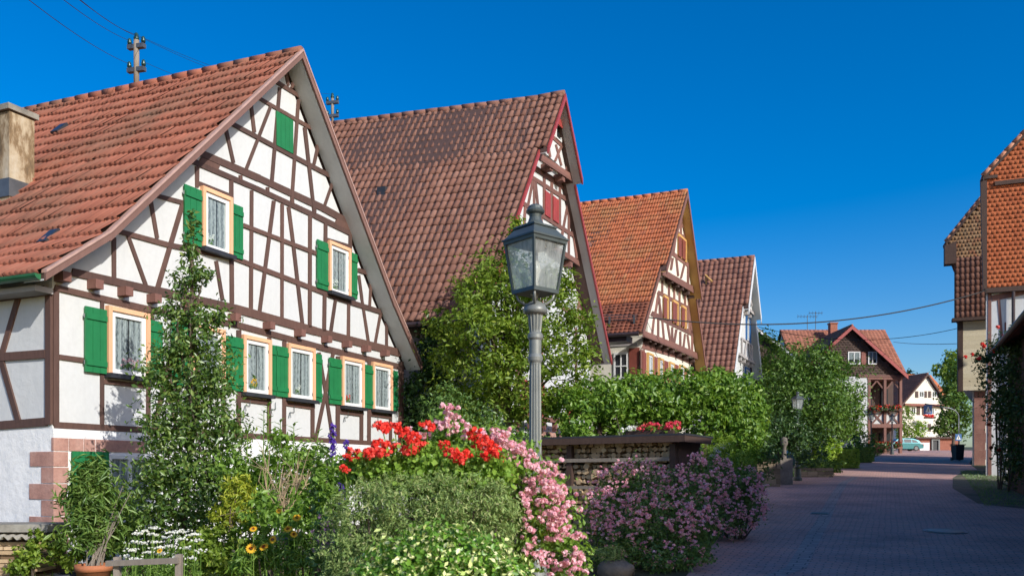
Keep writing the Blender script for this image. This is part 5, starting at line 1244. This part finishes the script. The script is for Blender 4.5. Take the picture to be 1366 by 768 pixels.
db = PB(21, (585,470,28,46), (568,530,30,50), (600,560,48,50), (560,590,40,40), (640,600,60,40), (700,605,50,30))
shrub('dark_shrub', 'dark green shrubs filling the gap between the two nearest houses', 'shrub', g3(590, 21), db, L['ivy'], 15000, .12, lpc=12, cl=.16)  # dark ivy, thickened to stand in for shade under the eaves as well
db = PB(18, (600,548,34,40), (640,575,45,34), (575,600,34,34), (690,600,45,28), (560,610,24,22))
shrub('garden_shrub', 'mid green shrub at the foot of the bushy light green tree', 'shrub', g3(620, 18), db, L['rose'], 5000, .085, lpc=12, cl=.16)
hb = PB(21, (765,558,22,44,-1.5), (800,532,38,30,-1), (850,524,42,28,-.4), (905,520,46,28,.4), (955,524,40,32,1), (985,545,30,46,1.5), (1000,580,16,44,1.8), (985,578,26,56,1.2), (1005,560,14,40,1.8), (820,555,36,26,-.4), (880,545,50,26,.3), (938,556,36,34,.9), (775,590,24,22,-1.4), (905,535,90,22,2.2), (830,540,60,22,1.6))
t = shrub('vine_arbour', 'large arbour overgrown with bright green vines above the woodshed', 'arbour', g3(880, 21.5), hb, L['hedge'], 30000, .135, stems=8, lpc=12, cl=.13, up=.2, amp=.10, r=.03, shell=.6)
for px, dy in ((800,-.6),(868,.3),(940,1)): mb = MB(); y = 21+dy; a = g3(px, y); mb.tube([a, a+(0,0,2.3)], .06, 8); mb.build('post', M['timber3'], t)
shrub('lime_shrub', 'feathery lime green shrub at the end of the woodshed', 'shrub', g3(960, 18.5), PB(18.5, (960,602,26,24), (952,618,24,20), (985,612,18,20)), L['lime'], 2600, .07, w=.22, lpc=14, dirup=.8)
shrub('dark_shrub', 'dark leaves added to darken the hollow under the vines behind the woodshed', 'shrub', g3(880, 24), PB(24, (800,590,50,30), (880,590,60,34), (960,600,50,34), (1010,605,30,40)), L['ivy'], 4500, .13)  # ivy blobs added; the arbour's inner shade is put into their dark leaves
bb_ = PB(41, (1085,490,34,32), (1112,515,32,36), (1052,505,34,34), (1030,545,34,38), (1090,538,42,36,-1.5), (1128,552,22,32), (1055,572,38,34,-1), (1096,566,34,26,-1))
tree('leafy_tree', 'big dense leafy tree behind the dark street lamp', 'tree', g3(1085, 41.5), W(1085, 530, 41.2), .2, bb_, L['big'], 24000, .18, lpc=13, cl=.17, amp=.22, up=.45)
tree('garden_tree', 'pale green tree peeping out between the white and blue house and the leafy tree', 'tree', g3(1022, 50), W(1024, 500, 50), .15, PB(50, (1020,470,22,30), (1040,490,26,30), (1016,510,20,34)), L['tree2'], 3200, .2, lpc=12, cl=.18)
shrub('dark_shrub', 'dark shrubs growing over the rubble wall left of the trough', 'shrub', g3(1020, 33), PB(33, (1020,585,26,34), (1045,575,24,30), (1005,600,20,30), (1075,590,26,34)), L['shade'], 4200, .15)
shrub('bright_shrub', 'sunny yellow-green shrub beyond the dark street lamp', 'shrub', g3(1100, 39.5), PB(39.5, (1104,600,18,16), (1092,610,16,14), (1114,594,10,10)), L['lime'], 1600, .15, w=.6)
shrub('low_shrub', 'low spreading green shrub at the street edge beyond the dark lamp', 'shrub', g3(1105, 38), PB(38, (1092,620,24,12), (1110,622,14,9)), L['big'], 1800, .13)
def box_hedge(label, px, Y, wx, wy, h, mat):
    b = g3(px, Y); t = thing('box_hedge', label, 'hedge', b, 'clipped hedges by the far pavement'); n = 3200
    p = RS.uniform(-1, 1, (n, 3)); ax = RS.randint(0, 3, n); p[np.arange(n), ax] = np.sign(p[np.arange(n), ax])*RS.uniform(.93, 1.03, n); p[:, 2] = np.abs(p[:, 2])
    nn = np.zeros((n, 3)); nn[np.arange(n), ax] = p[np.arange(n), ax]; P_ = b+p*np.array([wx, wy, h]); v, f = leafmesh(P_, unit(nn+RS.normal(size=(n, 3))*.5), RS.normal(size=(n, 3)), RS.uniform(.08, .14, n), .7); mesh('foliage', v, f, mat, t)
    mb = MB(); mb.abox(b[0]-wx*.85, b[0]+wx*.85, b[1]-wy*.85, b[1]+wy*.85, b[2]-.2, b[2]+h*.85); mb.build('branches', L['ivy'], t)
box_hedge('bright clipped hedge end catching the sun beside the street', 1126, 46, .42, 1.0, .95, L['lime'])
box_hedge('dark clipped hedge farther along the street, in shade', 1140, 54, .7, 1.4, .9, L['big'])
rb = PB(29.2, (1338,468,22,28), (1324,496,20,22), (1350,520,22,36), (1336,542,20,32), (1352,575,18,36), (1346,606,14,28), (1358,450,14,22), (1357,480,20,40,-1.5), (1362,545,20,50,-2), (1362,610,14,40,-2), (1348,634,9,14), (1308,478,10,10))
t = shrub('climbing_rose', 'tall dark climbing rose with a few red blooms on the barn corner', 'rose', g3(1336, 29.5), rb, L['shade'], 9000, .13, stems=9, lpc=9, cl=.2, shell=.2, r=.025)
for x, y in ((1331,436),(1310,459),(1288,476),(1297,473),(1306,478),(1326,468),(1313,462),(1340,448),(1322,597),(1333,600),(1319,566),(1335,556),(1346,560),(1352,440)):
    v, f = petals_at([W(x, y, 28.6)], .065, 34, .07, squash=1); mesh('bloom', v, f, P['maroon'] if y > 540 else P['red'], t)
tree('street_tree', 'dark round tree standing before the cream house on the right', 'tree', g3(1272, 84), W(1272, 560, 84), .2, PB(84, (1272,540,20,26), (1282,500,16,26), (1262,565,16,14), (1284,560,14,26), (1276,520,18,24), (1250,570,9,8)), L['big'], 5500, .34, lpc=12)
tree('distant_tree', 'sunny tree crown rising behind the roofs of the cream house', 'tree', g3(1276, 150), W(1276, 500, 150), .3, PB(150, (1272,482,18,16), (1258,492,14,12), (1290,490,16,20), (1280,510,24,20)), L['tree2'], 3500, .6, lpc=12)
tree('conifer', 'far dark conifers between the balcony house and the cream house', 'tree', g3(1214, 210), W(1214, 520, 210), .4, PB(210, (1214,512,8,20), (1206,520,7,14), (1224,516,7,14)), L['conifer'], 1800, .8)
shrub('garden_shrub', 'light green bush behind the parked car', 'shrub', g3(1209, 112), PB(112, (1209,560,9,22), (1203,575,8,18), (1214,580,8,12)), L['tree2'], 1500, .3)
shrub('garden_shrub', 'small yellow-green bush in front of the cream house', 'shrub', g3(1227, 114), PB(114, (1227,574,8,16), (1222,585,7,10)), L['lime'], 900, .3)
shrub('garden_shrub', 'green shrubs at the foot of the balcony house', 'shrub', g3(1150, 66), PB(66, (1150,590,16,18), (1135,590,14,22), (1170,600,10,6)), L['big'], 2000, .2)
shrub('ivy_clump', 'dark creeper on the garage roof', 'shrub', g3(1262, 111), PB(113, (1262,580,12,6)), L['ivy'], 600, .3, stems=1)

# mauve rose bushes along the street, in shade
FR = np.array([-.2,-1,.15])
def rosebush(label, base, blobs, n, nb, seed):
    t = shrub('rose_bush', label, 'rose bush', base, blobs, L['rose'], n, .066, stems=14, lpc=9, cl=.20, shell=.3, amp=.2, group='mauve rose bushes by the street', w=.5)
    c = on_blobs(blobs, nb, front=FR); k = RS.randint(3, 8, len(c)); cc = np.repeat(c, k, 0)+RS.normal(size=(k.sum(), 3))*.045; v, f = petals_at(cc, RS.uniform(.022, .040, len(cc)), 11, .034); o = mesh('blossoms', v, f, P['mauve'], t); o['kind'] = 'stuff'; return t
rosebush('wide mauve rose bush in front of the woodshed', g3(870, 13.6), PB(13.6, (850,648,44,34,.5), (805,690,28,36), (905,665,42,38,.4), (865,700,54,42,-.4), (925,700,32,40,-.2), (938,628,20,24,1.1), (830,726,36,28,-.4), (890,730,40,26,-.7), (815,650,24,24,.6), (945,650,22,26,.8)), 10500, 270, 1)
rosebush('taller mauve rose bush leaning over the paving right of the woodshed', g3(985, 16.4), PB(16.4, (985,652,30,34), (1002,676,18,26,-.3), (958,640,24,26,.4), (970,690,30,24,-.3), (1000,645,16,20)), 5200, 140, 2)
shrub('low_plant', 'low greenery on the soil below the mauve roses', 'plant', g3(850, 12.6), PB(12.6, (830,735,30,16), (880,748,40,16), (790,745,26,18), (930,740,24,14)), L['rose'], 2200, .06, stems=3)
q = g3(822, 12.3); t = thing('boulder', 'grey boulder under the mauve roses beside the lamp', 'boulder', q); mb = MB(); mb.ball(q+(0,0,.08), .26, 12, 8, (1.1,.8,.6)); 
for i, p in enumerate(mb.v): mb.v[i] = tuple(np.array(p)+RS.normal(size=3)*.016)
mb.build('rock', M['stone'], t, True)
shrub('moss_cushion', 'mossy cushion plant on top of the grey boulder', 'plant', q, PB(12.3, (815,738,24,10)), L['sant'], 1400, .035, stems=1, w=.3)

# ---- foreground flower bed around the near lamp
shrub('grey_green_shrub', 'dense clipped grey-green shrub in the foreground under the red geraniums', 'shrub', g3(560, 5.1), PB(5.1, (490,688,48,46), (545,672,62,38), (615,668,58,38), (655,690,36,48), (470,728,38,50), (580,708,90,46,.15), (520,760,80,50,.1), (650,748,40,50,.1)), L['sant'], 34000, .030, lpc=22, cl=.10, shell=.72, w=.26, amp=.10, dirup=1.0, out=.3, stems=20)
shrub('variegated_shrub', 'yellow and green variegated shrub at the bottom edge before the grey-green shrub', 'shrub', g3(590, 4.6), PB(4.6, (590,738,58,44), (640,752,48,40), (540,752,46,36), (600,775,90,44), (500,775,40,30), (680,775,34,34)), L['euon'], 8500, .038, lpc=7, cl=.18, shell=.5, w=.55, stems=10)
gt = shrub('geranium', 'red geranium plant blooming on top of the foreground shrubs', 'geranium', g3(565, 5.4), PB(5.4, (500,622,46,22), (560,618,50,26), (620,622,52,26), (655,628,36,24), (475,628,28,16), (590,640,90,20)), L['geran'], 9000, .034, lpc=8, cl=.2, shell=.35, w=1.0, stems=12)
mb = MB()
for x, y, r in ((511,569,13),(527,566,9),(535,574,12),(550,582,12),(472,606,13),(491,604,12),(506,594,13),(520,596,12),(543,600,11),(556,595,14),(570,569,12),(592,592,9),(459,625,8),(634,581,14),(648,588,12),(652,606,14),(663,613,10),(617,607,14),(640,598,12),(660,598,9),(512,604,10),(486,612,9),(600,604,10),(640,612,10)):
    c = W(x, y, 5.25+RS.uniform(-.15, .2)); rr = S(r, 5.3); ctr = c+unit(RS.normal(size=(13, 3)))*rr*np.array([1,1,.7])*RS.uniform(.5, 1, (13, 1)); v, f = petals_at(ctr, rr*.33, 12, rr*.42); mesh('flower_head', v, f, P['red'], gt)
    e = W(x+RS.uniform(-8, 8), y+46, 5.35); mb.tube([c-(0,0,rr*.4), (c+e)/2+(.01,0,0), e], .0035, 5)
mb.build('flower_stalks', L['geran'], gt, kind='stuff')
fb = PB(5.9, (598,566,18,30), (612,590,38,30), (655,592,36,26), (690,604,30,26), (575,590,28,24), (640,620,60,30), (720,650,30,40), (742,690,32,40), (712,700,24,42,-.2), (752,735,28,34,-.1), (700,745,18,30,-.2), (775,748,16,26,-.2), (670,660,30,60))
rt = shrub('rose_bush', 'bright pink rose bush spilling around the near lamp post', 'rose bush', g3(690, 6.0), fb, L['garden'], 7800, .045, stems=18, lpc=7, cl=.22, shell=.3, w=.55)
pc = []
for x, y, sx_, sy_, n in ((600,552,15,16,26),(590,572,20,8,14),(668,590,20,14,44),(690,600,14,12,26),(650,582,14,8,14),(707,606,8,9,10),(720,640,20,22,44),(742,660,18,20,44),(728,690,20,20,40),(750,690,12,20,20),(716,720,16,18,22),(745,700,16,14,22),(762,738,14,9,16),(722,746,12,14,18),(770,752,10,12,16),(705,660,9,14,12),(735,625,12,10,14),(772,715,9,6,8),(560,578,14,7,10),(620,575,10,8,8),(747,756,8,8,8)):
    for _ in range(int(n*.9)): pc.append(W(x+RS.normal()*sx_*.62, y+RS.normal()*sy_*.62, 5.55+RS.uniform(-.15, .15)))
pc = np.array(pc); v, f = petals_at(pc, RS.uniform(.014, .027, len(pc)), 16, .024, squash=.85); o = mesh('blossoms', v, f, P['pink'], rt); o['kind'] = 'stuff'

# ---- left garden
def pot(mb, c, r0, r1, h): mb.lathe(c, [(r0,0),(r1*.96,h*.82),(r1*1.06,h*.82),(r1*1.06,h),(r1*.92,h),(r1*.9,h*.9)], 22)
c = W(125, 752, 10.4); g = gz(10.4); pc_ = np.array([c[0], 10.4, g]); t = thing('flower_pot', 'round terracotta pot holding the tall oleander', 'pot', pc_); mb = MB(); pot(mb, pc_, .15, .205, c[2]-g); mb.build('pot', M['terracotta'], t, True); mb = MB(); mb.lathe((c[0],10.4,c[2]-.05), [(.18,0),(.18,.02)], 16); mb.build('soil', M['soil'], t)
t = shrub('oleander', 'bushy oleander with long narrow leaves growing from the terracotta pot', 'oleander', (c[0], 10.4, c[2]-.03), PB(10.4, (125,640,24,26), (110,670,26,30), (140,672,28,30), (115,705,30,30), (145,712,30,26,.2), (120,640,14,34)), L['olean'], 3000, .15, w=.16, stems=0, lpc=7, cl=.28, shell=.15, dirup=.9)
mb = MB()
for k in range(14): e = W(RS.uniform(95, 175), RS.uniform(630, 700), 10.4); mb.tube([(c[0]+RS.uniform(-.08,.08), 10.4+RS.uniform(-.08,.08), c[2]-.05), (np.array([c[0],10.4,c[2]])+e)/2, e], [.010, .008, .004], 5)
mb.build('cane', M['railwood'], t)
c = W(92, 764, 10.6); pc_ = np.array([c[0], 10.6, gz(10.6)]); t = thing('flower_pot', 'dark plastic pot beside the terracotta pot', 'pot', pc_); mb = MB(); pot(mb, pc_, .13, .165, c[2]-pc_[2]); mb.build('pot', M['slate'], t, True)
shrub('potted_plant', 'leafy plant in the dark pot by the sandstone corner', 'plant', (c[0], 10.6, c[2]-.02), PB(10.6, (82,738,18,18), (98,748,16,14), (76,720,10,14)), L['tree2'], 900, .07, stems=0, w=.5)
shrub('garden_plant', 'small leafy bush before the woodpile at the lower left', 'plant', g3(38, 10.5), PB(10.5, (38,742,22,20), (50,722,12,16), (28,756,18,12)), L['tree2'], 1200, .07, stems=4)
# lean-to stack by the side wall
yb = 10.9; a0, a1 = W(-60, 0, yb)[0], W(61, 0, yb)[0]; t = thing('wood_store', 'low store with a concrete slab and corrugated sheet at the lower left corner', 'wood store', ((a0+a1)/2, yb, gz(yb)))
zt = (HZ-699)/F*yb; mb = MB(); mb.abox(a0, a1+.02, yb, yb+.55, zt-.10, zt); mb.build('slab', M['concrete'], t)
mb = MB(); vs = []; n = 120
for j in range(n+1):
    x = a0+(a1-a0)*j/n; w_ = .022*math.sin((x-a0)/.115*2*math.pi)
    for y, z in ((yb-.16, zt-.17), (yb+.5, zt-.115)): vs += [(x, y, z+w_), (x, y, z+w_+.008)]
fs = []
for j in range(n): q = j*4; fs += [(q+1,q+5,q+7,q+3), (q,q+2,q+6,q+4), (q,q+4,q+5,q+1)]
mb.add(vs, fs); mb.build('corrugated_sheet', M['concrete'], t, True)
mb = MB(); mb.abox(a0, a1, yb+.35, yb+.5, gz(yb)-.1, zt-.16); mb.build('back_board', M['darkwood'], t)
lt = thing('stacked_planks', 'weathered planks stacked under the corrugated sheet', 'planks', ((a0+a1)/2, yb, gz(yb))); mb = MB(); z = gz(yb)
while z < zt-.26:
    x = a0
    while x < a1-.3: w_ = RS.uniform(.5, .9); mb.abox(x, min(x+w_-.02, a1-.05), yb-.02+RS.uniform(-.04,.04), yb+.34, z, z+.045); x += w_
    z += .055
mb.build('plank', M['logs'], lt, kind='stuff')
# fence rails
def fence(label, x0, y0, x1, y1, Y, posts):
    a, b = W(x0, y0, Y), W(x1, y1, Y-.2); t = thing('garden_rail', label, 'fence', (b[0], b[1], gz(Y)), 'low wooden garden rails'); mb = MB(); d = (b-a)/2; mb.box((a+b)/2, d, (0,.02,0), (0,0,.024)); mb.build('rail', M['railwood'], t)
    for k in posts: q = a+(b-a)*k; mb = MB(); mb.abox(q[0]-.025, q[0]+.025, q[1]+.02, q[1]+.07, gz(Y)-.1, q[2]+.05); mb.build('post', M['railwood'], t)
fence('grey wooden rail with square post before the white yarrow', 142, 751, 238, 747, 7.4, (.12, .98)); fence('brown wooden rail among the orange gaillardias', 362, 717, 436, 714, 7.6, (.28,))
# yarrow
yh = [(168,742),(176,733),(182,745),(190,724),(196,736),(204,712),(210,722),(216,738),(222,716),(228,728),(236,742),(243,718),(250,730),(256,744),(262,720),(268,734),(185,711),(200,748),(232,709),(246,708),(212,730),(178,722),(258,712),(206,704),(192,708),(220,752),(240,752)]
yt = shrub('white_yarrow', 'patch of flat white yarrow heads behind the grey rail', 'flowers', g3(215, 8), PB(8, (200,765,34,16), (235,765,34,16)), L['grass'], 1500, .05, stems=0, w=.2)
mb = MB()
for x, y in yh:
    c = W(x, y, 8+RS.uniform(-.35, .35)); n = 16; cc = c+RS.normal(size=(n, 3))*np.array([.026,.026,.006]); v, f = petals_at(cc, .009, 7, .017); mesh('flower_head', v, f, P['white'], yt); mb.tube([c, (c[0]+RS.uniform(-.08,.08), c[1], gz(8))], .004, 4)
mb.build('stalks', L['grass'], yt, kind='stuff')
gt = shrub('gaillardia', 'orange and red gaillardia daisies among tall green leaves', 'flowers', g3(390, 7.5), PB(7.5, (345,745,36,30), (395,745,44,34), (435,735,30,34), (410,712,34,20)), L['garden'], 2400, .085, w=.22, stems=6, dirup=.9, shell=.2)
mb = MB()
for x, y, s_ in ((396,690,1),(384,705,.9),(417,677,.9),(338,705,.8),(335,731,1.1),(352,729,1),(364,719,.9),(392,712,.8),(213,734,.6),(372,681,.6),(430,690,.7)):
    c = W(x, y, 7.3); n = 14; v_ = []; f_ = []; tl = unit(np.array([[RS.uniform(-.4,.4), -1, .7+RS.uniform(-.3,.5)]]))[0]; ax = np.cross(tl, (0,0,1)); ax /= np.linalg.norm(ax); ay = np.cross(tl, ax); r = .042*s_
    P0 = []; N0 = []; T0 = []
    for k in range(n): d = ax*math.cos(6.283*k/n)+ay*math.sin(6.283*k/n); P0.append(c+d*r*.68); N0.append(tl); T0.append(d)
    v, f = leafmesh(np.array(P0), np.array(N0), np.array(T0), np.full(n, r*.75), .75, .04); o = mesh('flower_head', v, f, P['yellow'], gt)
    v, f = petals_at([c+tl*.004], r*.42, 26, r*.3, squash=.8); mesh('flower_centre', v, f, P['maroon'], o); mb.tube([c, (c[0]+RS.uniform(-.06,.06), c[1]+.1, gz(7.4))], .004, 4)
mb.build('stalks', L['grass'], gt, kind='stuff')
shrub('golden_shrub', 'golden yellow-green shrub right of the column tree', 'shrub', g3(318, 9), PB(9, (318,668,24,26), (300,690,22,22), (332,690,18,20), (322,645,14,16)), L['fors'], 2300, .075, w=.25, stems=6, dirup=.6, shell=.3)
shrub('garden_shrub', 'fresh green leafy shrub below the crossed timbers of the house', 'shrub', g3(385, 10), PB(10, (345,630,34,30), (385,612,34,24), (420,615,28,28), (360,665,44,36), (410,660,44,40), (310,625,22,26), (440,650,30,40), (375,585,16,14), (352,680,24,26,-1.7), (412,676,26,26,-1.8), (384,694,30,18,-1.8)), L['garden'], 6500, .075, lpc=8, cl=.22, shell=.25, stems=10)
t = thing('tall_plant', 'tall upright stem with spreading leaf whorls before the house wall', 'plant', g3(356, 9.6)); mb = MB(); pp = []; nn = []; tt = []
for px, ty in ((358,538),(374,560),(352,548),(424,575),(330,575),(392,565)):
    a = g3(px-4, 9.6); b = W(px, ty, 9.6); mb.tube([a, (a+b)/2, b], [.012, .009, .004], 5)
    for k in range(46): 
        f_ = .45+.55*k/45; q = a+(b-a)*f_; an = k*2.4; d = np.array([math.cos(an), math.sin(an), .35]); pp.append(q+d*.05); nn.append(np.array([-d[0]*.4,-d[1]*.4,1])); tt.append(d)
mb.build('stem', L['grass'], t); v, f = leafmesh(np.array(pp), unit(np.array(nn)), np.array(tt), RS.uniform(.08, .13, len(pp)), .3, .05); mesh('foliage', v, f, L['garden'], t)
t = thing('dead_shrub', 'dry tan twigs of a bare shrub amid the green bushes', 'shrub', g3(385, 8.7)); mb = MB(); a = W(380, 690, 8.7); mb.tube([g3(380, 8.7), a], [.035, .03], 7)
for k in range(13):
    e = W(RS.uniform(350, 425), RS.uniform(596, 665), 8.7+RS.uniform(-.25, .25)); m0 = (a+e)/2+RS.normal(size=3)*.07; mb.tube([a+RS.normal(size=3)*.02, m0, e], [.007, .005, .002], 5)
    for _ in range(3): mb.tube([m0, m0+(e-m0)*.6+RS.normal(size=3)*.07, m0+(e-m0)*.9+RS.normal(size=3)*.16], [.005, .004, .0015], 4)
mb.build('twigs', M['twig'], t)
t = thing('delphinium', 'two purple delphinium spikes left of the red geraniums', 'flowers', g3(452, 6.6))
for x, y0, y1 in ((444,566,606),(462,588,640),(456,632,672)):
    c = [W(x+RS.normal()*1.2, y0+(y1-y0)*k/34, 6.6)+RS.normal(size=3)*.008 for k in range(35)]; v, f = petals_at(c, .014+.010*np.arange(35)/34, 9, .02, squash=1); mesh('flower_spike', v, f, P['purple'], t)
    mb = MB(); mb.tube([W(x, y0, 6.6), (W(x, y0, 6.6)[0], 6.62, gz(6.6))], .006, 5); mb.build('stem', L['garden'], t)
leaves('foliage', L['garden'], t, PB(6.6, (440,690,22,40), (430,640,14,24)), 900, .07, w=.35, shell=.2)
t = shrub('lilac_flowers', 'soft lilac flower clusters at the left edge of the grey-green shrub', 'flowers', g3(436, 5.8), PB(5.8, (436,720,18,40), (430,755,24,30)), L['rose'], 900, .045, stems=4); c = np.array([W(434+RS.normal()*9, 715+RS.normal()*18, 5.6) for _ in range(60)]); v, f = petals_at(c, .012, 8, .014); mesh('blossoms', v, f, P['lilac'], t)
t = shrub('white_flowers', 'small white blossoms on tall stems left of the grey-green shrub', 'flowers', g3(430, 7), PB(7, (428,660,16,36), (432,620,12,24)), L['rose'], 800, .05, stems=5); c = np.array([W(430+RS.normal()*7, 655+RS.normal()*18, 6.9) for _ in range(40)]); v, f = petals_at(c, .012, 8, .017); mesh('blossoms', v, f, P['white'], t)
shrub('garden_plant', 'leafy green border plants along the bottom edge below the column tree', 'plant', g3(290, 8.6), PB(8.6, (285,725,40,24), (315,745,34,24), (265,750,30,20), (340,715,24,22)), L['tree2'], 2600, .075, w=.4, stems=6)
shrub('garden_plant', 'leafy filler added as a shade area behind the terracotta pot', 'plant', g3(165, 11.4), PB(11.4, (165,715,36,36), (195,700,30,50), (140,735,34,24)), L['rose'], 2600, .08, w=.4, stems=6)  # added leaf mass that stands in for the shade behind the oleander
# grass between the plants
n = 9000; x = RS.uniform(-6.2, .8, n); y = RS.uniform(5.6, 12.0, n); h = RS.uniform(.12, .34, n); p = np.column_stack([x, y, ground(y)+h*.45])
v, f = leafmesh(p, unit(np.column_stack([RS.normal(size=n), -np.abs(RS.normal(size=n))-.3, np.full(n, .2)])), np.column_stack([RS.normal(size=n)*.28, RS.normal(size=n)*.28, np.ones(n)]), h, .07, .01)
tag(mesh('grass', v, f, L['grass']), 'long green grass between the garden plants at the lower left', 'grass', None, 'stuff')
n = 5000; k = RS.uniform(12.5, 60, n); xl = np.interp(k, LE[:,1], LE[:,0])-np.abs(RS.normal(size=n))*.35+.05; p = np.column_stack([xl, k, ground(k)+.05]); h = RS.uniform(.06, .2, n)
k2 = RS.uniform(23, 42, n); xr = np.interp(k2, LE[:,1], LE[:,0]*0)+np.interp(k2, RE[:,1], RE[:,0])+np.abs(RS.normal(size=n))*.9-1.0; p2_ = np.column_stack([xr, k2, ground(k2)+.05]); p = np.concatenate([p, p2_]); h = np.concatenate([h, RS.uniform(.03, .10, n)]); m_ = len(p)
v, f = leafmesh(p, unit(np.column_stack([RS.normal(size=m_), -np.ones(m_), np.full(m_, .3)])), np.column_stack([RS.normal(size=m_)*.5, RS.normal(size=m_)*.5, np.ones(m_)]), h, .14, .01)
tag(mesh('weeds', v, f, L['rose']), 'short weeds growing along both edges of the brick street', 'weeds', None, 'stuff')

# ================================================================== camera, light, sky
cam = bpy.data.cameras.new('camera'); co = bpy.data.objects.new('camera', cam); COL.objects.link(co); co.rotation_euler = (math.pi/2, 0, 0)
cam.sensor_width = 36; cam.lens = F/1366*36; cam.shift_y = (HZ-384)/1366; cam.clip_end = 2000; cam.clip_start = .1
cam.dof.use_dof = True; cam.dof.focus_distance = 16; cam.dof.aperture_fstop = 4.0
SC.camera = co
EL, AZ = math.radians(27.5), math.atan2(.655, -.756)
sv = Vector((math.sin(AZ)*math.cos(EL), math.cos(AZ)*math.cos(EL), math.sin(EL)))
sl = bpy.data.lights.new('sun', 'SUN'); so_ = bpy.data.objects.new('sun', sl); COL.objects.link(so_); so_.rotation_euler = (-sv).to_track_quat('-Z', 'Y').to_euler(); so_.location = sv*60
sl.energy = 4.0; sl.angle = math.radians(.5); sl.color = (1, .965, .90)
w = bpy.data.worlds.new('World'); SC.world = w; w.use_nodes = True; nt = w.node_tree; bg = nt.nodes['Background']
sk = nt.nodes.new('ShaderNodeTexSky'); sk.sky_type = 'NISHITA'; sk.sun_disc = False; sk.sun_elevation = EL; sk.sun_rotation = AZ; sk.air_density = 1.0; sk.dust_density = 1.9; sk.ozone_density = 3.0; sk.altitude = 200
hs = nt.nodes.new('ShaderNodeHueSaturation'); hs.inputs['Saturation'].default_value = 1.56; hs.inputs['Value'].default_value = 1.0; hs.inputs['Hue'].default_value = .508
nt.links.new(sk.outputs[0], hs.inputs['Color']); nt.links.new(hs.outputs[0], bg.inputs['Color']); bg.inputs['Strength'].default_value = .15
SC.view_settings.view_transform = 'Standard'; SC.view_settings.look = 'None'; SC.view_settings.exposure = .2; SC.view_settings.gamma = 1
SC.render.engine = 'CYCLES'; SC.cycles.max_bounces = 6; SC.cycles.transparent_max_bounces = 10; SC.cycles.use_denoising = True
